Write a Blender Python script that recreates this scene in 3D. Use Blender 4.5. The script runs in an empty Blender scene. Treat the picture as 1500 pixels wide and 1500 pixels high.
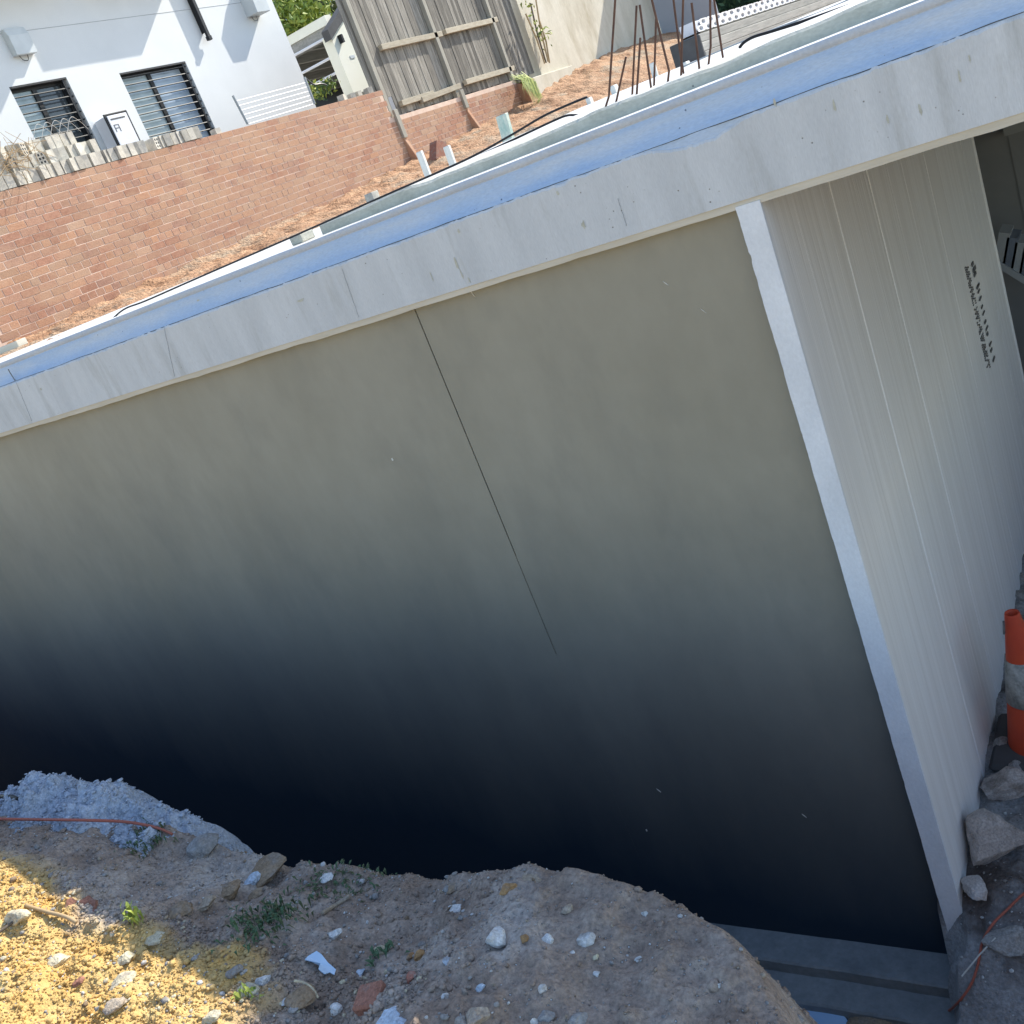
import bpy, bmesh, math, random
import numpy as np
from mathutils import Vector, Matrix
random.seed(7); rng = np.random.default_rng(7)
scn = bpy.context.scene
COL = scn.collection

# ------------------------------------------------------------------ camera
F = 1484.5; PITCH, ROLL, YAW = map(math.radians, (18.6, -22.064, -37.817))
CAM = np.array((0.0, -2.6, 0.0))
_f = np.array([math.sin(YAW)*math.cos(PITCH), math.cos(YAW)*math.cos(PITCH), -math.sin(PITCH)])
_r = np.array([math.cos(YAW), -math.sin(YAW), 0]); _u = np.cross(_r, _f)
RT = _r*math.cos(ROLL)+_u*math.sin(ROLL); UP = -_r*math.sin(ROLL)+_u*math.cos(ROLL); FW = _f
cd = bpy.data.cameras.new('camera'); cam = bpy.data.objects.new('camera', cd); COL.objects.link(cam)
cd.sensor_width = 36; cd.lens = F/1500*36; cd.clip_start = .05; cd.clip_end = 600
cam.matrix_world = Matrix(((RT[0], UP[0], -FW[0], CAM[0]), (RT[1], UP[1], -FW[1], CAM[1]), (RT[2], UP[2], -FW[2], CAM[2]), (0, 0, 0, 1)))
scn.camera = cam

# ------------------------------------------------------------------ light
SUN = Vector((.40, 1.2, 1.0)).normalized()
el = math.asin(SUN.z); az = math.atan2(SUN.x, SUN.y)
w = bpy.data.worlds.new('World'); scn.world = w; w.use_nodes = True
nt = w.node_tree; bg = nt.nodes['Background']; sk = nt.nodes.new('ShaderNodeTexSky')
sk.sky_type = 'NISHITA'; sk.sun_disc = False; sk.sun_elevation = el; sk.sun_rotation = az
sk.air_density = 1.0; sk.dust_density = .5; sk.ozone_density = 1.0
nt.links.new(sk.outputs[0], bg.inputs[0]); bg.inputs[1].default_value = .15
sl = bpy.data.lights.new('sun', 'SUN'); sl.energy = 3.6; sl.angle = math.radians(.55); sl.color = (1, .94, .84)
so = bpy.data.objects.new('sun', sl); COL.objects.link(so); so.rotation_euler = SUN.to_track_quat('Z', 'Y').to_euler(); so.location = (5, 15, 20)
vs = scn.view_settings; vs.view_transform = 'Standard'; vs.look = 'None'; vs.gamma = 1; vs.exposure = 1.08; vs.use_curve_mapping = False

# ------------------------------------------------------------------ helpers
def ray(x, y):
    return RT*((x-750)/F)-UP*((y-750)/F)+FW
def onX(x, y, X): d = ray(x, y); return CAM+d*((X-CAM[0])/d[0])
def onY(x, y, Y): d = ray(x, y); return CAM+d*((Y-CAM[1])/d[1])
def onZ(x, y, Z): d = ray(x, y); return CAM+d*((Z-CAM[2])/d[2])

def _hash(ix, iy, iz, s):
    n = (ix*374761393+iy*668265263+iz*2147483647+s*1274126177) & 0xffffffff
    n = ((n ^ (n >> 13))*1274126177) & 0xffffffff
    return ((n ^ (n >> 16)) & 0xffff)/65535.0*2-1
def vnoise(x, y, z=0, s=0):
    x, y, z = np.broadcast_arrays(np.asarray(x, float), np.asarray(y, float), np.asarray(z, float))
    ix = np.floor(x).astype(np.int64); iy = np.floor(y).astype(np.int64); iz = np.floor(z).astype(np.int64)
    fx, fy, fz = x-ix, y-iy, z-iz
    u, v, q = [t*t*t*(t*(t*6-15)+10) for t in (fx, fy, fz)]
    def c(a, b, d): return _hash(ix+a, iy+b, iz+d, s)
    l = lambda a, b, t: a+(b-a)*t
    return l(l(l(c(0,0,0), c(1,0,0), u), l(c(0,1,0), c(1,1,0), u), v), l(l(c(0,0,1), c(1,0,1), u), l(c(0,1,1), c(1,1,1), u), v), q)
def fbm(x, y, z=0, o=4, s=0, g=.5):
    t = 0; a = 1
    for k in range(o):
        t = t+a*vnoise(np.asarray(x)*2**k+k*17.3, np.asarray(y)*2**k, np.asarray(z)*2**k, s+k); a *= g
    return t

def obj(name, verts, faces, m=None, parent=None, smooth=False, matidx=None):
    me = bpy.data.meshes.new(name)
    me.from_pydata([tuple(map(float, v)) for v in verts], [], [tuple(map(int, f)) for f in faces])
    ms = m if isinstance(m, (list, tuple)) else ([m] if m else [])
    for q in ms: me.materials.append(q)
    if matidx is not None: me.polygons.foreach_set('material_index', np.asarray(matidx, np.int32))
    if smooth: me.polygons.foreach_set('use_smooth', np.ones(len(me.polygons), bool))
    me.update()
    return link(name, me, parent)
def link(name, me, parent=None):
    o = bpy.data.objects.new(name, me); COL.objects.link(o)
    if parent: o.parent = parent; o.matrix_parent_inverse = parent.matrix_world.inverted() if False else Matrix.Translation(-Vector(parent.location))
    return o
def tag(o, label=None, cat=None, group=None, kind=None):
    if label: o['label'] = label
    if cat: o['category'] = cat
    if group: o['group'] = group
    if kind: o['kind'] = kind
    return o
def thing(name, label, cat, loc=(0, 0, 0), group=None):
    o = bpy.data.objects.new(name, None); COL.objects.link(o); o.location = loc; o.empty_display_size = .1
    return tag(o, label, cat, group)

class MB:
    def __init__(s): s.v = []; s.f = []; s.mi = []
    def add(s, v, f, mi=0):
        n = len(s.v); s.v += [tuple(p) for p in v]; s.f += [tuple(i+n for i in q) for q in f]; s.mi += [mi]*len(f); return s
    def box(s, x0, x1, y0, y1, z0, z1, mi=0):
        return s.add([(x0,y0,z0),(x1,y0,z0),(x1,y1,z0),(x0,y1,z0),(x0,y0,z1),(x1,y0,z1),(x1,y1,z1),(x0,y1,z1)],
              [(0,3,2,1),(4,5,6,7),(0,1,5,4),(1,2,6,5),(2,3,7,6),(3,0,4,7)], mi)
    def obox(s, c, ax, ay, az, mi=0):          # oriented box: centre + three half-vectors
        c, ax, ay, az = map(np.array, (c, ax, ay, az))
        P = [c+i*ax+j*ay+k*az for k in (-1, 1) for j, i in ((-1, -1), (-1, 1), (1, 1), (1, -1))]
        return s.add(P, [(0,3,2,1),(4,5,6,7),(0,1,5,4),(1,2,6,5),(2,3,7,6),(3,0,4,7)], mi)
    def tube(s, pts, r, n=8, mi=0, cap=True):
        pts = [np.array(p, float) for p in pts]; rr = r if hasattr(r, '__len__') else [r]*len(pts)
        V = []; Fc = []
        up = np.array((0, 0, 1.))
        for i, p in enumerate(pts):
            d = pts[min(i+1, len(pts)-1)]-pts[max(i-1, 0)]; d = d/(np.linalg.norm(d)+1e-9)
            a = np.cross(d, up); 
            if np.linalg.norm(a) < .05: a = np.cross(d, (1., 0, 0))
            a /= np.linalg.norm(a); b = np.cross(d, a)
            for k in range(n):
                t = 2*math.pi*k/n; V.append(p+rr[i]*(a*math.cos(t)+b*math.sin(t)))
        for i in range(len(pts)-1):
            for k in range(n):
                Fc.append((i*n+k, i*n+(k+1) % n, (i+1)*n+(k+1) % n, (i+1)*n+k))
        if cap: Fc += [tuple(range(n))[::-1], tuple((len(pts)-1)*n+k for k in range(n))]
        return s.add(V, Fc, mi)
    def build(s, name, m, parent=None, smooth=False, bevel=0):
        o = obj(name, s.v, s.f, m, parent, smooth, s.mi if isinstance(m, (list, tuple)) else None)
        if bevel: bev(o, bevel)
        return o
def bev(o, w, seg=1):
    b = o.modifiers.new('bevel', 'BEVEL'); b.width = w; b.segments = seg; b.limit_method = 'ANGLE'
def box(name, x0, x1, y0, y1, z0, z1, m, parent=None, bevel=0):
    return MB().box(x0, x1, y0, y1, z0, z1).build(name, m, parent, bevel=bevel)
def spline(pts, n=8):
    P = [np.array(p, float) for p in pts]; out = []
    for i in range(len(P)-1):
        a, b, c, d = P[max(i-1, 0)], P[i], P[i+1], P[min(i+2, len(P)-1)]
        for k in range(n):
            t = k/n; out.append(.5*((2*b)+(-a+c)*t+(2*a-5*b+4*c-d)*t*t+(-a+3*b-3*c+d)*t**3))
    return out+[P[-1]]

# ------------------------------------------------------------------ materials
def mat(name, c1, c2=None, scale=4, stretch=(1, 1, 1), rough=.85, bump=.3, bscale=60, bdist=.004, det=4, spec=.3,
        spots=None, spotscale=40, spotsize=.12, fine=.0, c3=None, c3scale=1.2, c3pos=(.5, .62), vary=0, metallic=0, bsrc=False):
    m = bpy.data.materials.new(name); m.use_nodes = True; n = m.node_tree.nodes; L = m.node_tree.links
    p = n['Principled BSDF']; p.inputs['Roughness'].default_value = rough; p.inputs['Specular IOR Level'].default_value = spec; p.inputs['Metallic'].default_value = metallic
    c1 = (*c1, 1); c2 = (*(c2 or c1[:3]), 1)
    g = n.new('ShaderNodeNewGeometry'); mp = n.new('ShaderNodeMapping'); mp.inputs['Scale'].default_value = stretch
    L.new(g.outputs['Position'], mp.inputs['Vector'])
    oi = n.new('ShaderNodeObjectInfo')
    def noise(sc, d=det, rg=.6, src=mp):
        t = n.new('ShaderNodeTexNoise'); t.inputs['Scale'].default_value = sc; t.inputs['Detail'].default_value = d; t.inputs['Roughness'].default_value = rg
        L.new(src.outputs[0], t.inputs['Vector']); return t
    def ramp(src, a, b, ca=(0, 0, 0, 1), cb=(1, 1, 1, 1)):
        r = n.new('ShaderNodeValToRGB'); r.color_ramp.elements[0].position = a; r.color_ramp.elements[1].position = b
        r.color_ramp.elements[0].color = ca; r.color_ramp.elements[1].color = cb; L.new(src, r.inputs[0]); return r
    def mix(a, b, fac, bt='MIX'):
        x = n.new('ShaderNodeMix'); x.data_type = 'RGBA'; x.blend_type = bt
        if isinstance(fac, float): x.inputs[0].default_value = fac
        else: L.new(fac, x.inputs[0])
        for s_, v in ((6, a), (7, b)):
            if isinstance(v, tuple): x.inputs[s_].default_value = v
            else: L.new(v, x.inputs[s_])
        return x.outputs[2]
    t = noise(scale); r = ramp(t.outputs['Fac'], .32, .68, c1, c2); col = r.outputs[0]
    if c3:
        t3 = noise(c3scale, 5, .65); r3 = ramp(t3.outputs['Fac'], *c3pos); col = mix(col, (*c3, 1), r3.outputs[0])
    if fine:
        tf = noise(bscale*1.5, 3); rf = ramp(tf.outputs['Fac'], .3, .7, (1-fine,)*3+(1,), (1+fine,)*3+(1,)); col = mix(col, rf.outputs[0], 1.0, 'MULTIPLY')
    if vary:
        mr = n.new('ShaderNodeMapRange'); mr.inputs[3].default_value = 1-vary; mr.inputs[4].default_value = 1+vary; L.new(oi.outputs['Random'], mr.inputs[0])
        cb = n.new('ShaderNodeCombineColor'); [L.new(mr.outputs[0], cb.inputs[k]) for k in range(3)]; col = mix(col, cb.outputs[0], 1.0, 'MULTIPLY')
    tb = noise(bscale, 4, .6, mp if bsrc else g); h = tb.outputs['Fac']
    if spots:
        vo = n.new('ShaderNodeTexVoronoi'); vo.inputs['Scale'].default_value = spotscale; L.new(g.outputs['Position'], vo.inputs['Vector'])
        gate = noise(spotscale*.22, 2, .5, g); gr = ramp(gate.outputs['Fac'], .5, .56)
        dn = noise(spotscale*1.7, 2, .5, g); da = n.new('ShaderNodeMath'); da.operation = 'MULTIPLY_ADD'; da.inputs[1].default_value = spotsize*1.6; L.new(dn.outputs['Fac'], da.inputs[0]); L.new(vo.outputs['Distance'], da.inputs[2])
        rs = ramp(da.outputs[0], spotsize*1.1, spotsize*1.55, (1, 1, 1, 1), (0, 0, 0, 1))
        mu = n.new('ShaderNodeMath'); mu.operation = 'MULTIPLY'; L.new(rs.outputs[0], mu.inputs[0]); L.new(gr.outputs[0], mu.inputs[1])
        col = mix(col, (*spots, 1), mu.outputs[0])
        sb = n.new('ShaderNodeMath'); sb.operation = 'SUBTRACT'; L.new(h, sb.inputs[0]); L.new(mu.outputs[0], sb.inputs[1]); h = sb.outputs[0]
    L.new(col, p.inputs['Base Color'])
    if bump:
        b = n.new('ShaderNodeBump'); b.inputs['Strength'].default_value = bump; b.inputs['Distance'].default_value = bdist; L.new(h, b.inputs['Height']); L.new(b.outputs[0], p.inputs['Normal'])
    m['mixer'] = 0
    return m
M = {}
M['fascia'] = mat('pale_concrete', (.50, .51, .52), (.60, .61, .62), 3, (2.6, 1, .4), .85, .35, 90, .003, spots=(.22, .21, .19), spotscale=42, spotsize=.13, fine=.07, c3=(.40, .40, .385), c3scale=3.4, c3pos=(.54, .76))
M['band'] = mat('sky_tinted_concrete', (.38, .48, .62), (.47, .54, .63), 4, (.7, 1, 3), .85, .4, 70, .004, spots=(.12, .15, .2), spotscale=26, spotsize=.11, fine=.08, c3=(.52, .56, .61), c3scale=3.0, c3pos=(.46, .68))
M['band_top'] = mat('band_top_concrete', (.44, .47, .52), (.52, .54, .57), 5, bump=.4, bscale=70, bdist=.004, fine=.07)
M['deck'] = mat('deck_concrete', (.52, .51, .48), (.6, .59, .56), 3, bump=.3, fine=.05)
M['kerb'] = mat('kerb_concrete', (.42, .41, .34), (.53, .52, .44), 8, (1, 1, 2), bump=.5, bscale=40, bdist=.006, spots=(.2, .2, .19), spotscale=22, spotsize=.1, fine=.1)
M['ply'] = mat('formwork_ply', (.52, .46, .36), (.62, .56, .46), 12, (.3, 1, 3), .8, .2)
M['ribbed'] = mat('panel_board', (.71, .695, .675), (.80, .79, .775), 4, (1, 7, .12), .75, .42, 7, .007, bsrc=True)
M['endface'] = mat('panel_end', (.66, .67, .69), (.76, .77, .79), 9, (1, 1, .6), .85, .45, 80, .004, fine=.05)
M['footing'] = mat('footing_concrete', (.17, .185, .19), (.25, .265, .265), 6, bump=.5, bscale=35, bdist=.006, fine=.1)
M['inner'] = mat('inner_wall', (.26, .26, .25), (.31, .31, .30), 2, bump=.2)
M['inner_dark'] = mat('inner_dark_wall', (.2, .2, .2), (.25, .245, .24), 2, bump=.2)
M['white_wall'] = mat('white_paint', (.62, .63, .62), (.67, .68, .67), 1.2, rough=.7, bump=.15, bscale=40, fine=.02)
M['cream'] = mat('cream_paint', (.78, .76, .62), (.82, .8, .68), 1.5, rough=.7, bump=.15)
M['cream_wall'] = mat('stained_render', (.52, .47, .36), (.66, .61, .50), 1.6, (1, 1, .4), .85, .3, 25, .01, c3=(.36, .30, .2), c3scale=.9, c3pos=(.52, .72), fine=.06)
M['shade_grey'] = mat('shaded_wall_grey', (.36, .38, .42), (.40, .42, .46), 1.5, bump=.1)  # bluish shade of return wall and door recess put into the base colour
M['black'] = mat('black_metal', (.015, .016, .018), rough=.45, bump=0)
M['darkgrey'] = mat('dark_grey', (.07, .07, .07), (.1, .1, .1), 3, bump=.1)
M['greymetal'] = mat('grey_metal', (.30, .32, .33), (.38, .4, .4), 6, rough=.5, bump=.1)
M['whitepl'] = mat('white_plastic', (.72, .72, .74), (.78, .78, .8), 3, rough=.4, bump=.0)
M['lamp'] = mat('lamp_housing', (.5, .53, .53), (.6, .63, .63), 3, rough=.4, bump=.0)
M['glass_pale'] = mat('pane_pale', (.26, .33, .34), (.36, .43, .45), 5, (1, 1, .6), .12, .0, spec=.5)
M['glass_dark'] = mat('pane_dark', (.05, .065, .07), (.08, .09, .1), 2, rough=.1, bump=0, spec=.5)
M['glass_blue'] = mat('pane_blue', (.30, .38, .46), (.42, .50, .58), 6, (1, 1, .5), .12, .0, spec=.5)
M['bar'] = mat('security_bar', (.025, .03, .032), rough=.5, bump=0)
BR = [mat('brick_'+c, a, b, 16, (1, 1, 2), .9, .6, 60, .006, fine=.22, vary=.10, c3=(.43, .265, .172), c3scale=1.4, c3pos=(.42, .62)) for c, a, b in
      (('red', (.32, .16, .103), (.41, .22, .147)), ('pink', (.36, .20, .133), (.44, .258, .175)), ('orange', (.40, .212, .127), (.46, .265, .165)), ('brown', (.30, .17, .12), (.40, .23, .165)), ('tan', (.40, .255, .17), (.46, .31, .215)))]
M['mortar'] = mat('mortar', (.58, .42, .32), (.70, .54, .43), 6, bump=.6, bscale=50, fine=.15)
M['greybrick'] = mat('grey_brick', (.44, .41, .34), (.56, .52, .44), 18, bump=.4, fine=.12, vary=.22, c3=(.36, .34, .3), c3scale=4)
M['paling'] = mat('weathered_paling', (.13, .12, .10), (.30, .275, .235), 7, (9, 9, .5), .9, .5, 50, .004, fine=.15, vary=.42)
M['rail'] = mat('weathered_rail', (.36, .31, .23), (.48, .43, .33), 6, (3, 1, 6), .9, .4, fine=.1, vary=.1)
M['postw'] = mat('weathered_post', (.30, .28, .23), (.38, .36, .30), 6, (6, 6, .5), .9, .4, fine=.1, vary=.1)
M['orange_soil'] = mat('orange_soil', (.34, .18, .095), (.50, .31, .18), 3, bump=1, bscale=22, bdist=.05, fine=.3, c3=(.38, .29, .2), c3scale=1.1)
M['sleeper'] = mat('concrete_sleeper', (.24, .24, .22), (.36, .35, .32), 5, (3, .4, 6), bump=.4, fine=.1, vary=.15)
M['rust'] = mat('rusty_steel', (.07, .035, .025), (.13, .065, .04), 30, rough=.75, bump=.4, bscale=200, bdist=.002)
M['peg'] = mat('white_peg', (.62, .60, .54), (.72, .7, .64), 12, (4, 4, 1), bump=.3)
M['peg_green'] = mat('green_peg', (.30, .44, .38), (.62, .62, .52), 14, (2, 2, 1), bump=.4, fine=.1)
M['cable'] = mat('black_cable', (.012, .012, .013), rough=.5, bump=0)
M['redcable'] = mat('red_cable', (.42, .10, .06), (.34, .12, .08), 8, rough=.5, bump=0)
M['dry'] = mat('dry_twig', (.36, .25, .13), (.46, .34, .2), 10, bump=.3)
M['hedge'] = mat('dark_foliage', (.012, .035, .016), (.03, .07, .03), 4, bump=.0, rough=.7, vary=.1)
M['leaf'] = mat('leaf_green', (.10, .17, .03), (.20, .26, .05), 2, bump=.0, rough=.6)
M['leafy'] = mat('leaf_yellow', (.28, .34, .06), (.38, .42, .09), 3, bump=.0, rough=.6)
M['leafd'] = mat('leaf_dull', (.06, .085, .035), (.11, .13, .06), 2, bump=.0, rough=.7)
M['weed'] = mat('weed_green', (.05, .10, .05), (.09, .15, .07), 6, bump=.0, rough=.7)
M['bark'] = mat('bark', (.10, .08, .06), (.16, .13, .1), 8, bump=.5)
M['slurry'] = mat('cement_slurry', (.38, .43, .50), (.50, .54, .60), 9, bump=1, bscale=70, bdist=.012, fine=.22)
STONE = {k: mat('stone_'+k, a, b, 16, rough=.92, bump=.9, bscale=90, bdist=.008, fine=.28, vary=.08, c3=(.27, .24, .21), c3scale=14, c3pos=(.5, .7)) for k, a, b in (
    ('white', (.52, .52, .50), (.66, .66, .64)), ('grey', (.26, .25, .235), (.36, .35, .33)), ('brown', (.24, .17, .105), (.32, .24, .16)), ('tan', (.34, .27, .19), (.42, .35, .27)),
    ('ochre', (.34, .19, .08), (.42, .26, .12)), ('red', (.30, .11, .075), (.38, .16, .11)), ('blue', (.42, .50, .58), (.52, .6, .68)), ('terra', (.26, .12, .085), (.33, .16, .11)), ('cream', (.50, .44, .30), (.62, .56, .4)), ('pale', (.42, .375, .345), (.52, .475, .44)))}
M['plastic_scrap'] = mat('blue_plastic', (.44, .58, .72), (.52, .66, .78), 10, rough=.35, bump=.3)
M['cone'] = mat('cone_orange', (.62, .085, .03), (.5, .06, .03), 6, rough=.5, bump=.1, c3=(.35, .09, .05), c3scale=9, c3pos=(.58, .7))
M['sleeve'] = mat('worn_reflective', (.22, .23, .21), (.5, .5, .47), 22, rough=.5, bump=.3, fine=.2)
M['ink'] = mat('black_ink', (.06, .06, .06), (.2, .2, .2), 60, bump=0)
M['sheet'] = mat('blue_board', (.30, .46, .66), (.36, .52, .70), 7, rough=.6, bump=.2)
M['stripe_a'] = mat('bundle_grey', (.16, .18, .22), bump=.2); M['stripe_b'] = mat('bundle_pale', (.34, .35, .36), bump=.2)

# rendered basement wall: smooth grey render, base colour fading dark downwards to deepen the trench shade
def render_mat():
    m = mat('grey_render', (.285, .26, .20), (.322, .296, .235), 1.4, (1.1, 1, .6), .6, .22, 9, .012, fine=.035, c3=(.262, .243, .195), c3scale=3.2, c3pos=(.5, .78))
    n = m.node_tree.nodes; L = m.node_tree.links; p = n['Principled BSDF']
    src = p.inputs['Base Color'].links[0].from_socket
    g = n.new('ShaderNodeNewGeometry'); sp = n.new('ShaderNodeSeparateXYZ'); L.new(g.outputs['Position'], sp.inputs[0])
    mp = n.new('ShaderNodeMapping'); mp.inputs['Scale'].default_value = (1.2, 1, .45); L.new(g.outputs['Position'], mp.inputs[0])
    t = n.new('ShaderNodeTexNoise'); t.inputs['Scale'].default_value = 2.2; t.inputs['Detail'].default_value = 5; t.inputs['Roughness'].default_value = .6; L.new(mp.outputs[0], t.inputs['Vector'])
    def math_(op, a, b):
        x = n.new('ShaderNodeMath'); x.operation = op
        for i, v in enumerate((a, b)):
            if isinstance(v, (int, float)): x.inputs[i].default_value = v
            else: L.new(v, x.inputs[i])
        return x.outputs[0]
    h = math_('ADD', sp.outputs['Z'], math_('MULTIPLY', math_('SUBTRACT', t.outputs['Fac'], .5), FADE_WAVE))
    h = math_('ADD', h, math_('MULTIPLY', sp.outputs['X'], FADE_RISE))
    mr = n.new('ShaderNodeMapRange'); mr.inputs[1].default_value = FADE_TOP; mr.inputs[2].default_value = FADE_BOT; L.new(h, mr.inputs[0])
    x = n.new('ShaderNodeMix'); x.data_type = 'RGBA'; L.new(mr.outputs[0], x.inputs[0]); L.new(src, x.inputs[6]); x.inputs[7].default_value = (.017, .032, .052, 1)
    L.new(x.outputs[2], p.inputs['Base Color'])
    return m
FADE_WAVE, FADE_RISE, FADE_TOP, FADE_BOT = .5, .16, -1.3, -3.15
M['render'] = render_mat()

# ------------------------------------------------------------------ ground: spoil mound in front of the trench
crest = np.array([(-9, -1.45), (-5, -1.46), (-3.896, -1.50), (-3.61, -1.46), (-3.33, -1.48), (-3.05, -1.50), (-2.81, -1.545), (-2.61, -1.575), (-2.49, -1.59), (-2.42, -1.625), (-2.385, -1.65), (-2.29, -1.62), (-2.13, -1.60), (-2.0, -1.605), (-1.87, -1.60), (-1.81, -1.615), (-1.71, -1.595), (-1.6, -1.55), (-1.46, -1.52), (-1.33, -1.52), (-1.23, -1.53), (-1.13, -1.55), (-.9, -1.56), (-.5, -1.56), (4, -1.56)])
edge = np.array([(-9, -1.10), (-3, -1.12), (-1.35, -1.12), (-1.08, -1.15), (-.94, -1.21), (-.85, -1.29), (-.79, -1.36), (-.725, -1.46), (-.66, -1.6), (-.58, -1.9), (-.45, -2.25), (-.1, -2.4), (4, -2.5)])
def H(x, y, detail=True):
    x = np.asarray(x, float); y = np.asarray(y, float)
    zc = np.interp(x, crest[:, 0], crest[:, 1]); ye = np.interp(x, edge[:, 0], edge[:, 1])
    d = ye-y                                    # >0 on top of the mound, <0 over the trench
    # horizontal distance to the slanting right-hand edge too
    back = np.clip(d, 0, 3)
    zt = zc+np.interp(back, [0, .12, .45, 1.2, 3], [0, .0, .10, .17, .2])*np.clip((-x-.6)/1.2, .15, 1.0)*np.interp(x, [-4, -3.0, -2.4, -1.95, -1.7, -1.2], [1.4, 1.5, 1.55, .95, .4, .5])
    if detail:
        dd = np.clip(d/.25+.45, .4, 1)
        zt = zt+dd*(.010*fbm(x*2.2, y*2.2, 0, 3, 3)+.015*fbm(x*7, y*7, 0, 3, 9)+.010*fbm(x*26, y*26, 0, 3, 15))
        lump = np.clip(fbm(x*14, y*14, 0, 2, 31), 0, 1); zt = zt+.014*lump
    steep = 1.6
    fall = np.where(d < .05, (np.clip(.05-d, 0, None)**1.25)*(4.2+1.5*vnoise(x*3, y*1.0, 0, 41)), 0)
    rgt = np.clip((x+1.35)/.5, 0, 1)
    fall = fall*(1-.35*rgt)
    if detail: fall = fall*(1+.10*fbm(x*5, y*9, 0, 3, 51))
    return np.maximum(zt-fall, -3.19+.03*(fbm(x*5, y*5, 0, 3, 61) if detail else 0))
xs = np.concatenate([np.arange(-9, -4.6, .05), np.arange(-4.6, -.3, .0085), np.arange(-.3, 4, .06)])
ys = np.concatenate([np.arange(-6, -2.3, .05), np.arange(-2.3, -1.4, .0085), np.arange(-1.4, -.75, .0095), np.arange(-.75, -.22, .025), [-.22]])
GX, GY = np.meshgrid(xs, ys); GZ = H(GX, GY)
def grid(name, X, Y, Z, m, parent=None, smooth=True):
    r, c = X.shape; V = np.stack([X.ravel(), Y.ravel(), Z.ravel()], 1)
    i = np.arange((r-1)*c).reshape(r-1, c)[:, :-1].ravel(); Fq = np.stack([i, i+1, i+c+1, i+c], 1)
    me = bpy.data.meshes.new(name); me.vertices.add(len(V)); me.vertices.foreach_set('co', V.ravel())
    me.loops.add(Fq.size); me.loops.foreach_set('vertex_index', Fq.ravel().astype(np.int32)); me.polygons.add(len(Fq))
    me.polygons.foreach_set('loop_start', np.arange(0, Fq.size, 4, dtype=np.int32)); me.polygons.foreach_set('use_smooth', np.full(len(Fq), smooth))
    me.materials.append(m); me.update(); me.validate(); return link(name, me, parent)
# soil of the mound: grey-brown rubble with a yellow clay seam on the near left
def soil_mat():
    m = mat('rubble_soil', (.225, .168, .128), (.37, .298, .24), 7, rough=.95, bump=1, bscale=60, bdist=.012, fine=.28, c3=(.46, .41, .36), c3scale=2.3, c3pos=(.5, .7), spots=(.56, .55, .53), spotscale=75, spotsize=.3)
    n = m.node_tree.nodes; L = m.node_tree.links; p = n['Principled BSDF']; src = p.inputs['Base Color'].links[0].from_socket
    g = n.new('ShaderNodeNewGeometry'); sp = n.new('ShaderNodeSeparateXYZ'); L.new(g.outputs['Position'], sp.inputs[0])
    t = n.new('ShaderNodeTexNoise'); t.inputs['Scale'].default_value = 2.5; t.inputs['Detail'].default_value = 6; L.new(g.outputs['Position'], t.inputs['Vector'])
    a = n.new('ShaderNodeMath'); a.operation = 'MULTIPLY_ADD'; a.inputs[1].default_value = .9; L.new(t.outputs['Fac'], a.inputs[0]); L.new(sp.outputs['Y'], a.inputs[2])
    mr = n.new('ShaderNodeMapRange'); mr.inputs[1].default_value = -1.49; mr.inputs[2].default_value = -1.58; L.new(a.outputs[0], mr.inputs[0])
    tc = n.new('ShaderNodeTexNoise'); tc.inputs['Scale'].default_value = 9; tc.inputs['Detail'].default_value = 6; L.new(g.outputs['Position'], tc.inputs['Vector'])
    rc = n.new('ShaderNodeValToRGB'); rc.color_ramp.elements[0].position = .35; rc.color_ramp.elements[1].position = .68
    rc.color_ramp.elements[0].color = (.56, .35, .115, 1); rc.color_ramp.elements[1].color = (.60, .44, .195, 1); L.new(tc.outputs['Fac'], rc.inputs[0])
    a2 = n.new('ShaderNodeMath'); a2.operation = 'MULTIPLY_ADD'; a2.inputs[1].default_value = .16; L.new(sp.outputs['X'], a2.inputs[0]); L.new(a.outputs[0], a2.inputs[2]); L.new(a2.outputs[0], mr.inputs[0])
    my = n.new('ShaderNodeMapRange'); my.inputs[1].default_value = -1.44; my.inputs[2].default_value = -1.53; L.new(sp.outputs['Y'], my.inputs[0])
    mm = n.new('ShaderNodeMath'); mm.operation = 'MULTIPLY'; L.new(mr.outputs[0], mm.inputs[0]); L.new(my.outputs[0], mm.inputs[1])
    x = n.new('ShaderNodeMix'); x.data_type = 'RGBA'; L.new(mm.outputs[0], x.inputs[0]); L.new(src, x.inputs[6]); L.new(rc.outputs[0], x.inputs[7]); L.new(x.outputs[2], p.inputs['Base Color'])
    return m
M['soil'] = soil_mat()
tag(grid('mound_terrain', GX, GY, GZ, M['soil']), 'grey brown rubble mound with yellow clay in front of the trench', kind='structure')
def hit(px, py, detail=True):
    d = ray(px, py); ts = np.linspace(.8, 7, 2400); P = CAM+ts[:, None]*d
    k = np.argmax(P[:, 2] < H(P[:, 0], P[:, 1], detail)); return P[k]
# the wider site ground, to the horizon
M['ground'] = mat('site_ground', (.30, .25, .19), (.38, .33, .26), .6, bump=.6, bscale=8, bdist=.05, fine=.1)
def ring(name, rects, z, m):
    b = MB()
    for x0, x1, y0, y1 in rects: b.add([(x0, y0, z), (x1, y0, z), (x1, y1, z), (x0, y1, z)], [(0, 1, 2, 3)])
    return b.build(name, m)
tag(ring('ground', [(-300, 300, -300, -5.95), (-300, -8.95, -5.95, 1.0), (3.9, 300, -5.95, 300), (-300, 3.9, 34, 300), (-300, -10.7, 1.0, 34)], -1.42, M['ground']), kind='structure')
tag(ring('trench_floor', [(-9.5, 4.5, -6, .2)], -3.145, M['footing']), kind='structure')

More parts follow.
